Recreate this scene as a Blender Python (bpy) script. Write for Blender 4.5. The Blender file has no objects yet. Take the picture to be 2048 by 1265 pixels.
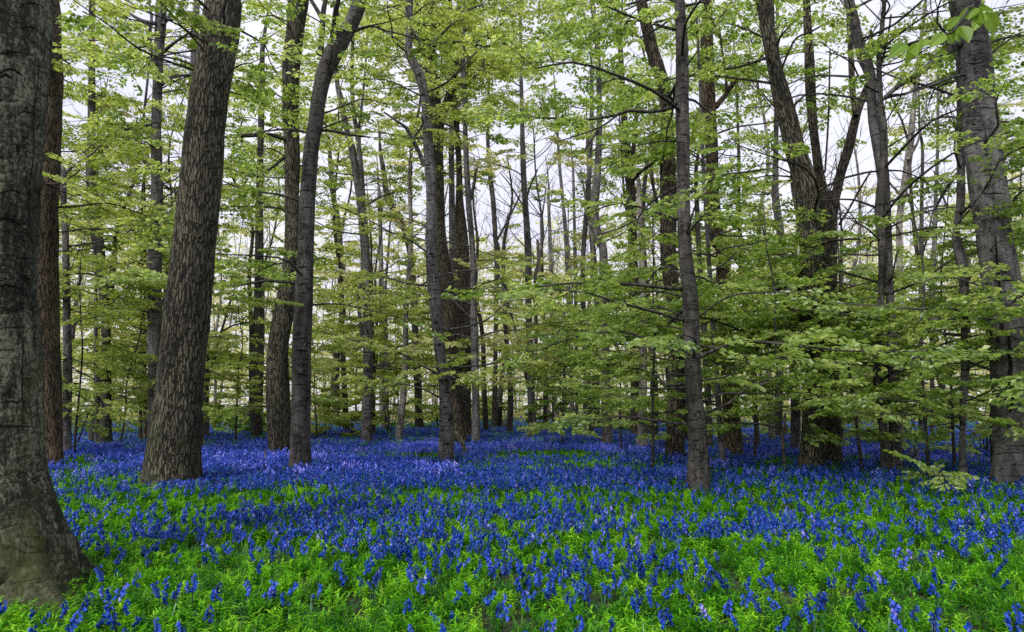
import bpy, math, random
import numpy as np
from mathutils import Vector, Matrix

random.seed(7)
RNG = np.random.default_rng(7)
scene = bpy.context.scene
COL = scene.collection

# ------------------------------------------------------------------ camera
CAM_H = 1.4
F_PX = 2048 * 24.0 / 36.0            # focal length in photograph pixels
HORIZON = 822.0
PITCH = math.atan((HORIZON - 632.5) / F_PX)
cam_d = bpy.data.cameras.new('camera')
cam_d.lens = 24.0
cam_d.sensor_width = 36.0
cam_d.clip_start = 0.05
cam_d.clip_end = 2000.0
cam = bpy.data.objects.new('camera', cam_d)
COL.objects.link(cam)
cam.location = (0, 0, CAM_H)
cam.rotation_euler = (math.pi / 2 + PITCH, 0, 0)
scene.camera = cam

# ------------------------------------------------------------------ sky, sun, exposure
SUN_EL, SUN_AZ = math.radians(44), math.radians(212)
world = bpy.data.worlds.new('World')
scene.world = world
world.use_nodes = True
wn, wl = world.node_tree.nodes, world.node_tree.links
wn.clear()
w_out = wn.new('ShaderNodeOutputWorld')
w_bg = wn.new('ShaderNodeBackground')
w_bg.inputs['Strength'].default_value = 0.12
w_sky = wn.new('ShaderNodeTexSky')
w_sky.sky_type = 'NISHITA'
w_sky.sun_disc = False
w_sky.sun_elevation = SUN_EL
w_sky.sun_rotation = SUN_AZ
w_sky.dust_density = 4.0
w_tc = wn.new('ShaderNodeTexCoord')
w_noise = wn.new('ShaderNodeTexNoise')
w_noise.inputs['Scale'].default_value = 2.2
w_noise.inputs['Detail'].default_value = 5.0
w_ramp = wn.new('ShaderNodeValToRGB')
w_ramp.color_ramp.elements[0].position = 0.25
w_ramp.color_ramp.elements[0].color = (0.76, 0.76, 0.95, 1)
w_ramp.color_ramp.elements[1].position = 0.75
w_ramp.color_ramp.elements[1].color = (0.95, 0.95, 1.0, 1)
w_sc = wn.new('ShaderNodeVectorMath')
w_sc.operation = 'SCALE'
w_sc.inputs['Scale'].default_value = 5.5
w_mix = wn.new('ShaderNodeMix')
w_mix.data_type = 'RGBA'
w_mix.inputs['Factor'].default_value = 0.9
wl.new(w_tc.outputs['Generated'], w_noise.inputs['Vector'])
wl.new(w_noise.outputs['Fac'], w_ramp.inputs['Fac'])
wl.new(w_ramp.outputs['Color'], w_sc.inputs[0])
wl.new(w_sky.outputs['Color'], w_mix.inputs['A'])
wl.new(w_sc.outputs['Vector'], w_mix.inputs['B'])
wl.new(w_mix.outputs['Result'], w_bg.inputs['Color'])
wl.new(w_bg.outputs['Background'], w_out.inputs['Surface'])

sun_d = bpy.data.lights.new('sun', 'SUN')
sun_d.energy = 1.5
sun_d.angle = math.radians(14)
sun_d.color = (1.0, 0.96, 0.9)
sun = bpy.data.objects.new('sun', sun_d)
COL.objects.link(sun)
sd = Vector((math.sin(SUN_AZ) * math.cos(SUN_EL), math.cos(SUN_AZ) * math.cos(SUN_EL), math.sin(SUN_EL)))
sun.rotation_euler = sd.to_track_quat('Z', 'Y').to_euler()
sun.location = sd * 60

vs = scene.view_settings
vs.view_transform = 'Standard'
vs.look = 'None'
vs.exposure = 0.85
vs.gamma = 1.0
vs.use_curve_mapping = False
cy = scene.cycles
cy.max_bounces = 8
cy.diffuse_bounces = 5
cy.glossy_bounces = 2
cy.transmission_bounces = 4
cy.transparent_max_bounces = 4
cy.use_denoising = False
cy.denoiser = 'OPENIMAGEDENOISE'
cy.denoising_input_passes = 'RGB_ALBEDO_NORMAL'
cy.denoising_prefilter = 'ACCURATE'
cy.caustics_reflective = False
cy.caustics_refractive = False
cy.sample_clamp_indirect = 4.0

# ------------------------------------------------------------------ helpers
CP, SP = math.cos(PITCH), math.sin(PITCH)


def ray(px, py):
    xc = (px - 1024.0) / F_PX
    yc = (632.5 - py) / F_PX
    return xc, CP - yc * SP, SP + yc * CP


def at(px, py, Y):
    """world point seen at photograph pixel (px, py) that stands Y metres ahead, and its camera depth"""
    dx, dy, dz = ray(px, py)
    t = Y / dy
    return np.array((dx * t, Y, CAM_H + dz * t)), t


def foot(px, py, z=0.2):
    """how far ahead the pixel meets the tops of the flowers"""
    dx, dy, dz = ray(px, py)
    t = (z - CAM_H) / dz
    return dy * t, dx * t


def project(P):
    """world points -> photograph pixels"""
    P = np.asarray(P, float)
    x, y, z = P[..., 0], P[..., 1], P[..., 2] - CAM_H
    dep = y * CP + z * SP
    up = -y * SP + z * CP
    dep = np.maximum(dep, 0.05)
    return 1024 + F_PX * x / dep, 632.5 - F_PX * up / dep, dep


def hground(x, y):
    x = np.asarray(x, float)
    y = np.asarray(y, float)
    h = 0.035 * np.sin(x * 0.55 + 0.3 * y) + 0.03 * np.sin(y * 0.47 - 0.21 * x + 1.3)
    far = np.clip(y - 30, 0, 90)
    return h + 0.00012 * far ** 2 + 0.05 * np.sin(x * 0.13 + 1) * np.clip(far / 20, 0, 1)


def vnoise(x, y, seed=0):
    """2-d value noise in 0..1"""
    xi, yi = np.floor(x).astype(np.int64), np.floor(y).astype(np.int64)
    xf, yf = x - xi, y - yi
    xf = xf * xf * (3 - 2 * xf)
    yf = yf * yf * (3 - 2 * yf)

    def hsh(a, b):
        n = (a * 374761393 + b * 668265263 + seed * 982451653) & 0x7fffffff
        n = ((n ^ (n >> 13)) * 1274126177) & 0x7fffffff
        return ((n ^ (n >> 16)) & 0xffff) / 65535.0
    a, b = hsh(xi, yi), hsh(xi + 1, yi)
    c, d = hsh(xi, yi + 1), hsh(xi + 1, yi + 1)
    return (a * (1 - xf) + b * xf) * (1 - yf) + (c * (1 - xf) + d * xf) * yf


def make_mesh(name, V, faces, mats, smooth=False, attrs=None, mat_index=None):
    """faces: list of int arrays (n, k), one for each polygon size"""
    me = bpy.data.meshes.new(name)
    V = np.ascontiguousarray(V, np.float32)
    me.vertices.add(len(V))
    me.vertices.foreach_set('co', V.ravel())
    faces = [np.asarray(f, np.int32) for f in faces if len(f)]
    nl = sum(f.size for f in faces)
    npoly = sum(len(f) for f in faces)
    if npoly:
        me.loops.add(nl)
        me.loops.foreach_set('vertex_index', np.concatenate([f.ravel() for f in faces]))
        me.polygons.add(npoly)
        tot = np.concatenate([np.full(len(f), f.shape[1], np.int32) for f in faces])
        start = np.concatenate([[0], np.cumsum(tot)[:-1]]).astype(np.int32)
        me.polygons.foreach_set('loop_start', start)
        me.polygons.foreach_set('loop_total', tot)
        if mat_index is not None:
            me.polygons.foreach_set('material_index', np.asarray(mat_index, np.int32))
        me.polygons.foreach_set('use_smooth', np.full(npoly, smooth))
    for k, (typ, dat) in (attrs or {}).items():
        a = me.attributes.new(k, typ, 'POINT')
        if typ == 'FLOAT_VECTOR':
            a.data.foreach_set('vector', np.ascontiguousarray(dat, np.float32).ravel())
        elif typ == 'INT':
            a.data.foreach_set('value', np.ascontiguousarray(dat, np.int32))
        else:
            a.data.foreach_set('value', np.ascontiguousarray(dat, np.float32))
    for m in (mats if isinstance(mats, (list, tuple)) else [mats]):
        if m is not None:
            me.materials.append(m)
    me.update(calc_edges=True)
    return me


def obj(name, data, parent=None, col=COL):
    o = bpy.data.objects.new(name, data)
    col.objects.link(o)
    if parent is not None:
        o.parent = parent
    return o


def tag(o, label=None, cat=None, group=None, kind=None):
    if label:
        o['label'] = label
    if cat:
        o['category'] = cat
    if group:
        o['group'] = group
    if kind:
        o['kind'] = kind
    return o


class Geo:
    """collects tubes and leaf faces for one mesh"""

    def __init__(self):
        self.V, self.Q, self.T, self.R, self.A, self.n = [], [], [], [], [], 0

    def add(self, V, Q=None, T=None, rest=None, rnd=None):
        V = np.asarray(V, float)
        self.V.append(V)
        if Q is not None and len(Q):
            self.Q.append(np.asarray(Q) + self.n)
        if T is not None and len(T):
            self.T.append(np.asarray(T) + self.n)
        self.R.append(V if rest is None else rest)
        self.A.append(np.zeros(len(V)) if rnd is None else rnd)
        self.n += len(V)

    def mesh(self, name, mats, smooth=False, origin=None):
        V = np.concatenate(self.V)
        if origin is not None:
            V = V - np.asarray(origin)
        fs = []
        if self.Q:
            fs.append(np.concatenate(self.Q))
        if self.T:
            fs.append(np.concatenate(self.T))
        return make_mesh(name, V, fs, mats, smooth,
                         {'rest': ('FLOAT_VECTOR', np.concatenate(self.R)), 'rnd': ('FLOAT', np.concatenate(self.A))})


def resample(P, R, n):
    """Catmull-Rom through P (k,3) with radii R"""
    P = np.asarray(P, float)
    R = np.asarray(R, float)
    k = len(P)
    D = np.concatenate([P, R[:, None]], 1)
    D = np.concatenate([2 * D[:1] - D[1:2], D, 2 * D[-1:] - D[-2:-1]])
    seg = np.linalg.norm(np.diff(P, axis=0), axis=1)
    s = np.concatenate([[0], np.cumsum(seg)])
    u = np.linspace(0, s[-1], n)
    i = np.clip(np.searchsorted(s, u, 'right') - 1, 0, k - 2)
    t = ((u - s[i]) / np.maximum(seg[i], 1e-6))[:, None]
    a, b, c, d = D[i], D[i + 1], D[i + 2], D[i + 3]
    o = 0.5 * (2 * b + (c - a) * t + (2 * a - 5 * b + 4 * c - d) * t ** 2 + (3 * b - a - 3 * c + d) * t ** 3)
    lin = b * (1 - t) + c * t
    return o[:, :3], np.clip(o[:, 3], lin[:, 3] * 0.7, lin[:, 3] * 1.3), u


def tube(P, R, k, lump=None, s0=0.0, cap=True):
    """ring-swept tube; lump(theta, s, r) -> radius factor"""
    P = np.asarray(P, float)
    n = len(P)
    T = np.gradient(P, axis=0)
    T /= np.linalg.norm(T, axis=1)[:, None] + 1e-9
    U = np.zeros_like(P)
    ref = np.array((1.0, 0, 0)) if abs(T[0, 0]) < 0.9 else np.array((0, 1.0, 0))
    u = ref - T[0] * ref.dot(T[0])
    u /= np.linalg.norm(u)
    for i in range(n):
        u = u - T[i] * u.dot(T[i])
        u /= np.linalg.norm(u) + 1e-9
        U[i] = u
    W = np.cross(T, U)
    th = np.linspace(0, 2 * math.pi, k, endpoint=False)
    s = np.concatenate([[0], np.cumsum(np.linalg.norm(np.diff(P, axis=0), axis=1))]) + s0
    rr = np.repeat(np.asarray(R, float)[:, None], k, 1)
    if lump is not None:
        rr = rr * lump(th[None, :], s[:, None], np.asarray(R)[:, None])
    c, sn = np.cos(th)[None, :, None], np.sin(th)[None, :, None]
    V = P[:, None, :] + rr[:, :, None] * (c * U[:, None, :] + sn * W[:, None, :])
    rest = np.stack([rr * np.cos(th)[None], rr * np.sin(th)[None], np.repeat(s[:, None], k, 1)], 2)
    i = np.arange(n - 1)[:, None] * k
    j = np.arange(k)[None]
    j2 = (j + 1) % k
    Q = np.stack([i + j, i + j2, i + k + j2, i + k + j], 2).reshape(-1, 4)
    V = V.reshape(-1, 3)
    rest = rest.reshape(-1, 3)
    Tt = None
    if cap:
        V = np.concatenate([V, P[-1:] + T[-1:] * R[-1] * 0.5])
        rest = np.concatenate([rest, rest[-1:]])
        a = (n - 1) * k
        Tt = np.stack([a + j[0], a + j2[0], np.full(k, n * k)], 1)
    return V, Q, Tt, rest


# ------------------------------------------------------------------ materials
def new_mat(name):
    m = bpy.data.materials.new(name)
    m.use_nodes = True
    m.node_tree.nodes.clear()
    return m, m.node_tree.nodes, m.node_tree.links


def ramp(nodes, stops):
    r = nodes.new('ShaderNodeValToRGB')
    e = r.color_ramp.elements
    while len(e) < len(stops):
        e.new(0.5)
    for el, (p, c) in zip(e, stops):
        el.position = p
        el.color = (*c, 1) if len(c) == 3 else c
    return r


def leaf_material(name, stops, trans=0.5, gloss=0.06, obj_random=False, tboost=1.5):
    m, n, l = new_mat(name)
    out = n.new('ShaderNodeOutputMaterial')
    at_ = n.new('ShaderNodeAttribute')
    at_.attribute_name = 'rnd'
    src = at_.outputs['Fac']
    if obj_random:
        oi = n.new('ShaderNodeObjectInfo')
        ad = n.new('ShaderNodeMath')
        ad.operation = 'MULTIPLY_ADD'
        l.new(oi.outputs['Random'], ad.inputs[0])
        ad.inputs[1].default_value = 0.6
        mm = n.new('ShaderNodeMath')
        mm.operation = 'MULTIPLY'
        l.new(src, mm.inputs[0])
        mm.inputs[1].default_value = 0.4
        l.new(mm.outputs[0], ad.inputs[2])
        src = ad.outputs[0]
    r = ramp(n, stops)
    l.new(src, r.inputs['Fac'])
    d = n.new('ShaderNodeBsdfDiffuse')
    l.new(r.outputs['Color'], d.inputs['Color'])
    t = n.new('ShaderNodeBsdfTranslucent')
    bo = n.new('ShaderNodeVectorMath')
    bo.operation = 'MULTIPLY'
    bo.inputs[1].default_value = (tboost * 1.05, tboost, tboost * 0.75)
    l.new(r.outputs['Color'], bo.inputs[0])
    l.new(bo.outputs['Vector'], t.inputs['Color'])
    mx = n.new('ShaderNodeMixShader')
    mx.inputs[0].default_value = trans
    l.new(d.outputs[0], mx.inputs[1])
    l.new(t.outputs[0], mx.inputs[2])
    g = n.new('ShaderNodeBsdfGlossy')
    g.inputs['Roughness'].default_value = 0.42
    mg = n.new('ShaderNodeMixShader')
    mg.inputs[0].default_value = gloss
    l.new(mx.outputs[0], mg.inputs[1])
    l.new(g.outputs[0], mg.inputs[2])
    l.new(mg.outputs[0], out.inputs['Surface'])
    return m


def bark_material(name, kind, dark, mid, light, moss=0.3, moss_col=(0.045, 0.058, 0.016), fine=1.0, rough_amt=0.8, crease_amt=0.36, grain_amt=0.5):
    m, n, l = new_mat(name)
    out = n.new('ShaderNodeOutputMaterial')
    b = n.new('ShaderNodeBsdfPrincipled')
    b.inputs['Roughness'].default_value = 0.85
    b.inputs['Specular IOR Level'].default_value = 0.25
    at_ = n.new('ShaderNodeAttribute')
    at_.attribute_name = 'rest'

    def mapped(sx, sz):
        mp = n.new('ShaderNodeMapping')
        mp.inputs['Scale'].default_value = (sx, sx, sz)
        l.new(at_.outputs['Vector'], mp.inputs['Vector'])
        return mp.outputs['Vector']

    def noise(vec, detail=5.0, rough=0.6, dist=0.0):
        t = n.new('ShaderNodeTexNoise')
        t.inputs['Scale'].default_value = 1.0
        t.inputs['Detail'].default_value = detail
        t.inputs['Roughness'].default_value = rough
        t.inputs['Distortion'].default_value = dist
        l.new(vec, t.inputs['Vector'])
        return t.outputs['Fac']

    def math_(op, a, b_=None, c=None):
        x = n.new('ShaderNodeMath')
        x.operation = op
        for i, v in enumerate((a, b_, c)):
            if v is None:
                continue
            if isinstance(v, (int, float)):
                x.inputs[i].default_value = v
            else:
                l.new(v, x.inputs[i])
        return x.outputs[0]

    if kind == 'oak':
        # long interlocking ridges with deep narrow furrows
        vo = n.new('ShaderNodeTexVoronoi')
        vo.feature = 'DISTANCE_TO_EDGE'
        vo.inputs['Scale'].default_value = 1.0
        wob = n.new('ShaderNodeTexNoise')
        wob.inputs['Scale'].default_value = 1.0
        wob.inputs['Detail'].default_value = 4.0
        l.new(mapped(14, 6.0), wob.inputs['Vector'])
        mp = n.new('ShaderNodeVectorMath')
        mp.operation = 'MULTIPLY_ADD'
        mp.inputs[1].default_value = (1.6, 1.6, 1.6)
        l.new(wob.outputs['Color'], mp.inputs[0])
        l.new(mapped(24 * fine, 3.0 * fine), mp.inputs[2])
        l.new(mp.outputs['Vector'], vo.inputs['Vector'])
        mr = n.new('ShaderNodeMapRange')
        mr.interpolation_type = 'SMOOTHSTEP'
        mr.inputs['From Min'].default_value = 0.02
        mr.inputs['From Max'].default_value = 0.20
        l.new(vo.outputs['Distance'], mr.inputs['Value'])
        edge = mr.outputs['Result']
        grain = noise(mapped(60, 20), 5.0, 0.75)
        hgt = math_('MULTIPLY_ADD', grain, 0.5, math_('MULTIPLY', edge, 0.7))
        big = noise(mapped(2.5, 0.7), 4.0)
        val = math_('ADD', math_('MULTIPLY_ADD', math_('SUBTRACT', big, 0.5), 0.7, math_('MULTIPLY', edge, 0.42)),
                    math_('MULTIPLY', math_('SUBTRACT', grain, 0.28), 0.9))
        r = ramp(n, [(0.16, dark), (0.48, mid), (0.93, light)])
        l.new(val, r.inputs['Fac'])
        bdist, bstr = 0.03, 1.0
    else:
        # smooth grey skin, a few creases running round the trunk, dark scars and pale flecks
        crease = noise(mapped(1.9, 6.5), 3.0, 0.55, 0.9)
        cr = math_('MINIMUM', math_('MULTIPLY', math_('ABSOLUTE', math_('SUBTRACT', crease, 0.5)), 34.0), 1.0)
        grain = noise(mapped(42, 26), 6.0, 0.75)
        streak = noise(mapped(11, 2.2), 5.0, 0.68)
        blotch = noise(mapped(2.0, 1.2), 5.0, 0.6)
        vo = n.new('ShaderNodeTexVoronoi')
        vo.inputs['Scale'].default_value = 1.0
        l.new(mapped(4.4, 3.6), vo.inputs['Vector'])
        eye = math_('MINIMUM', math_('MULTIPLY', vo.outputs['Distance'], 6.5), 1.0)
        hgt = math_('MULTIPLY_ADD', grain, 0.6, math_('MULTIPLY', math_('MULTIPLY', cr, eye), 0.45))
        val = math_('ADD', math_('MULTIPLY_ADD', math_('SUBTRACT', blotch, 0.5), rough_amt * 0.9,
                                 math_('MULTIPLY', math_('SUBTRACT', streak, 0.5), rough_amt * 1.2)),
                    math_('MULTIPLY_ADD', math_('SUBTRACT', grain, 0.5), grain_amt, math_('MULTIPLY_ADD', math_('MULTIPLY', cr, eye), crease_amt, 0.58 - crease_amt)))
        r = ramp(n, [(0.20, dark), (0.54, mid), (0.90, light)])
        l.new(val, r.inputs['Fac'])
        bdist, bstr = 0.012, 0.9
    mn = noise(mapped(1.7, 0.55), 5.0, 0.65)
    sep = n.new('ShaderNodeSeparateXYZ')
    l.new(at_.outputs['Vector'], sep.inputs[0])
    low = math_('MULTIPLY', sep.outputs['Z'], -0.035)
    mk = n.new('ShaderNodeMapRange')
    mk.inputs['From Min'].default_value = 0.62 - 0.3 * moss
    mk.inputs['From Max'].default_value = 0.80 - 0.3 * moss
    l.new(math_('ADD', mn, low), mk.inputs['Value'])
    mfac = math_('MULTIPLY', mk.outputs['Result'], min(1.0, moss * 1.6))
    mx = n.new('ShaderNodeMix')
    mx.data_type = 'RGBA'
    l.new(mfac, mx.inputs['Factor'])
    l.new(r.outputs['Color'], mx.inputs['A'])
    gm = n.new('ShaderNodeMix')
    gm.data_type = 'RGBA'
    gm.blend_type = 'MULTIPLY'
    gm.inputs['Factor'].default_value = 1.0
    gv = ramp(n, [(0.2, (0.35, 0.35, 0.35)), (0.9, (1.5, 1.5, 1.5))])
    l.new(hgt, gv.inputs['Fac'])
    l.new(gv.outputs['Color'], gm.inputs['A'])
    gm.inputs['B'].default_value = (*moss_col, 1)
    l.new(gm.outputs['Result'], mx.inputs['B'])
    l.new(mx.outputs['Result'], b.inputs['Base Color'])
    bp = n.new('ShaderNodeBump')
    bp.inputs['Strength'].default_value = bstr
    bp.inputs['Distance'].default_value = bdist
    l.new(hgt, bp.inputs['Height'])
    l.new(bp.outputs['Normal'], b.inputs['Normal'])
    l.new(b.outputs[0], out.inputs['Surface'])
    return m


M = {}
M['oak'] = bark_material('furrowed_bark', 'oak', (0.007, 0.006, 0.005), (0.052, 0.042, 0.031), (0.24, 0.20, 0.15), 0.25)
M['oak_mossy'] = bark_material('furrowed_mossy_bark', 'oak', (0.006, 0.006, 0.004), (0.048, 0.043, 0.030), (0.25, 0.225, 0.165), 0.5)
M['oak_red'] = bark_material('furrowed_red_brown_bark', 'oak', (0.009, 0.007, 0.004), (0.078, 0.056, 0.036), (0.26, 0.195, 0.13), 0.12)
M['beech'] = bark_material('smooth_grey_bark', 'beech', (0.010, 0.009, 0.009), (0.088, 0.083, 0.085), (0.24, 0.23, 0.24), 0.25)
M['beech_dark'] = bark_material('smooth_dark_bark', 'beech', (0.006, 0.005, 0.005), (0.050, 0.046, 0.043), (0.16, 0.15, 0.14), 0.3)
M['beech_mossy'] = bark_material('smooth_mossy_bark', 'beech', (0.004, 0.004, 0.003), (0.030, 0.030, 0.020), (0.17, 0.17, 0.12), 0.6, (0.034, 0.042, 0.010), rough_amt=1.2, crease_amt=0.15, grain_amt=2.2)
M['pale'] = bark_material('pale_flaking_bark', 'beech', (0.03, 0.026, 0.022), (0.18, 0.165, 0.15), (0.42, 0.39, 0.36), 0.1, rough_amt=1.2)
M['dead'] = bark_material('bare_dead_wood', 'oak', (0.05, 0.04, 0.03), (0.20, 0.16, 0.115), (0.40, 0.33, 0.26), 0.05)
M['scar'] = bark_material('dark_bark_scar', 'oak', (0.003, 0.003, 0.002), (0.010, 0.009, 0.007), (0.04, 0.036, 0.03), 0.0)

M['leaf_lime'] = leaf_material('young_lime_leaf', [(0.0, (0.07, 0.12, 0.014)), (0.45, (0.31, 0.41, 0.075)), (1.0, (0.68, 0.73, 0.30))], 0.58)
M['leaf_green'] = leaf_material('beech_leaf', [(0.0, (0.05, 0.10, 0.014)), (0.45, (0.24, 0.37, 0.065)), (1.0, (0.60, 0.69, 0.26))], 0.58)
M['leaf_far'] = leaf_material('pale_lit_spring_leaf', [(0.0, (0.30, 0.33, 0.10)), (0.5, (0.56, 0.58, 0.25)), (1.0, (0.78, 0.77, 0.48))], 0.5)  # backlit brightness of the far wood is put into this leaf colour
M['shrub'] = leaf_material('shrub_leaf', [(0.0, (0.05, 0.14, 0.015)), (0.5, (0.15, 0.31, 0.03)), (1.0, (0.34, 0.50, 0.07))], 0.45)
M['grass'] = leaf_material('undergrowth_leaf', [(0.0, (0.003, 0.028, 0.001)), (0.35, (0.024, 0.15, 0.002)), (0.62, (0.13, 0.46, 0.004)), (1.0, (0.46, 0.78, 0.04))], 0.4, 0.03, True, 1.2)
M['strap'] = leaf_material('strap_leaf', [(0.0, (0.006, 0.055, 0.012)), (0.5, (0.018, 0.14, 0.025)), (1.0, (0.08, 0.32, 0.09))], 0.3, 0.04, True, 1.1)
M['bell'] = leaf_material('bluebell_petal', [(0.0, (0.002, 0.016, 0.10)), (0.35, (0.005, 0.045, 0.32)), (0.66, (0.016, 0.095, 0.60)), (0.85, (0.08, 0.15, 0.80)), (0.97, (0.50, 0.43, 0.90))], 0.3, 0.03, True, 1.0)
M['bell_far'] = leaf_material('lit_violet_blue_petal', [(0.0, (0.008, 0.035, 0.25)), (0.4, (0.035, 0.10, 0.60)), (0.72, (0.12, 0.18, 0.86)), (0.97, (0.42, 0.39, 0.95))], 0.3, 0.03, True, 1.0)  # far petals lightened: open light on the carpet is painted into the colour
M['stem'] = leaf_material('dark_flower_stem', [(0.0, (0.010, 0.014, 0.02)), (1.0, (0.03, 0.045, 0.03))], 0.1, 0.04, True, 1.0)


def ground_material():
    m, n, l = new_mat('woodland_soil')
    out = n.new('ShaderNodeOutputMaterial')
    b = n.new('ShaderNodeBsdfPrincipled')
    b.inputs['Roughness'].default_value = 0.95
    tc = n.new('ShaderNodeTexCoord')
    t1 = n.new('ShaderNodeTexNoise')
    t1.inputs['Scale'].default_value = 9.0
    t1.inputs['Detail'].default_value = 8.0
    t1.inputs['Roughness'].default_value = 0.7
    l.new(tc.outputs['Object'], t1.inputs['Vector'])
    r = ramp(n, [(0.3, (0.012, 0.010, 0.006)), (0.5, (0.03, 0.035, 0.010)), (0.7, (0.035, 0.09, 0.012))])
    l.new(t1.outputs['Fac'], r.inputs['Fac'])
    l.new(r.outputs['Color'], b.inputs['Base Color'])
    bp = n.new('ShaderNodeBump')
    bp.inputs['Distance'].default_value = 0.05
    l.new(t1.outputs['Fac'], bp.inputs['Height'])
    l.new(bp.outputs['Normal'], b.inputs['Normal'])
    l.new(b.outputs[0], out.inputs['Surface'])
    return m


M['ground'] = ground_material()

# ------------------------------------------------------------------ ground: one sheet to the horizon
gx = np.concatenate([[-900, -400, -220, -150], np.linspace(-110, 110, 111), [150, 220, 400, 900]])
gy = np.concatenate([[-300, -80, -30], np.linspace(-10, 130, 101), [170, 260, 450, 1200]])
GX, GY = np.meshgrid(gx, gy)
GZ = hground(GX, GY)
gi = (np.arange(len(gy) - 1)[:, None] * len(gx) + np.arange(len(gx) - 1)[None]).reshape(-1)
gq = np.stack([gi, gi + 1, gi + 1 + len(gx), gi + len(gx)], 1)
ground = obj('ground', make_mesh('ground', np.stack([GX, GY, GZ], 2).reshape(-1, 3), [gq], M['ground'], True))
tag(ground, 'dark woodland soil under the grass and bluebells', 'ground', kind='structure')

# ------------------------------------------------------------------ foliage
# share of each 128-pixel cell of the photograph that leaves fill (rows from the top)
DENS = np.array([
    [.9, .8, .6, .6, .85, .85, .85, .95, .95, .95, .75, .75, .7, .62, .8, .9],
    [.9, .95, .85, .8, .85, .7, .75, .85, .9, .8, .8, .65, .42, .36, .52, .8],
    [.9, .95, .95, .8, .85, .65, .6, .42, .58, .65, .8, .7, .36, .2, .36, .75],
    [.9, .85, .92, .85, .8, .45, .45, .24, .36, .48, .8, .8, .48, .3, .42, .8],
    [.9, .95, .95, .9, .85, .75, .75, .65, .8, .9, .95, .95, .95, .9, .92, .95],
    [.9, .95, .95, .9, .9, .85, .85, .8, .9, .95, 1, 1, 1, 1, 1, 1],
    [.8, .9, .9, .8, .8, .8, .8, .75, .85, .85, .8, .8, .8, .9, 1, 1],
    [.3, .3, .3, .2, .2, .2, .2, .2, .3, .3, .3, .3, .3, .4, .6, .6]])


def density(px, py):
    gx_ = np.clip(np.asarray(px) / 128.0 - 0.5, 0, 14.999)
    gy_ = np.clip(np.asarray(py) / 128.0 - 0.5, 0, 6.999)
    i, j = gx_.astype(int), gy_.astype(int)
    fx, fy = gx_ - i, gy_ - j
    return (DENS[j, i] * (1 - fx) + DENS[j, i + 1] * fx) * (1 - fy) + (DENS[j + 1, i] * (1 - fx) + DENS[j + 1, i + 1] * fx) * fy


def spray_proto(rs):
    """a flat beech spray one unit long: leaf feet, directions, normals, and twig segments"""
    pos, dr, nm, tw = [], [], [], []
    curve = rs.uniform(-0.12, 0.12)

    def axis(t):
        return np.array((t, curve * t * t, -0.16 * t * t + 0.05 * t))

    def leaf(p, ang, side):
        a = ang + side * rs.uniform(0.5, 1.05)
        d = np.array((math.cos(a), math.sin(a), rs.uniform(-0.55, 0.12)))
        nrm = np.array((rs.normal(0, 0.85), rs.normal(0, 0.85), 1.0))
        pos.append(p)
        dr.append(d / np.linalg.norm(d))
        nm.append(nrm)
    tw.append((axis(0), axis(0.5), 0.006, 0.0045))
    tw.append((axis(0.5), axis(1.0), 0.0045, 0.002))
    side = 1
    t = 0.12
    while t < 0.97:
        ln = (1 - t) * 0.5 + 0.14 + rs.uniform(-0.06, 0.06)
        a0 = side * rs.uniform(0.6, 0.95)
        p0 = axis(t)
        p1 = p0 + ln * np.array((math.cos(a0), math.sin(a0), rs.uniform(-0.22, 0.1)))
        tw.append((p0, p1, 0.0035, 0.0015))
        k = int(ln / 0.052)
        sd_ = 1
        for q in range(k):
            f = (q + 0.9) / k
            leaf(p0 + (p1 - p0) * f + rs.normal(0, 0.006, 3), a0, sd_)
            sd_ = -sd_
        leaf(p1, a0, 0.1)
        side = -side
        t += rs.uniform(0.06, 0.10)
    leaf(axis(1.0), 0, 0.1)
    return np.array(pos), np.array(dr), np.array(nm), tw


PROTOS = [spray_proto(np.random.default_rng(100 + i)) for i in range(10)]


def leaves_geo(pos, d, nm, size, rnd, fine):
    """leaf faces: feet, directions, normals -> vertices and polygons"""
    d = d / np.linalg.norm(d, axis=1)[:, None]
    nm = nm - d * (nm * d).sum(1)[:, None]
    nm /= np.linalg.norm(nm, axis=1)[:, None] + 1e-9
    s = np.cross(nm, d)
    L = size[:, None]
    n = len(pos)
    if fine:
        pts = [(0, 0, 0), (.30, .28, .05), (.68, .24, .03), (1, 0, -.08), (.68, -.24, .03), (.30, -.28, .05)]
        faces = np.array([(0, 5, 4, 3), (0, 3, 2, 1)])
    else:
        pts = [(0, 0, 0), (.46, .33, .06), (1, 0, -.05), (.46, -.33, .06)]
        faces = np.array([(0, 3, 2), (0, 2, 1)])
    V = np.stack([pos + L * (a * d + b * s + c * nm) for a, b, c in pts], 1)
    k = len(pts)
    Fc = (np.arange(n)[:, None, None] * k + faces[None]).reshape(-1, faces.shape[1])
    return V.reshape(-1, 3), Fc, np.repeat(rnd, k)


def rot_zyx(yaw, pitch, roll):
    cz, sz = math.cos(yaw), math.sin(yaw)
    cp, sp = math.cos(pitch), math.sin(pitch)
    cr, sr = math.cos(roll), math.sin(roll)
    Rz = np.array(((cz, -sz, 0), (sz, cz, 0), (0, 0, 1)))
    Ry = np.array(((cp, 0, -sp), (0, 1, 0), (sp, 0, cp)))
    Rx = np.array(((1, 0, 0), (0, cr, -sr), (0, sr, cr)))
    return Rz @ Ry @ Rx


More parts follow.
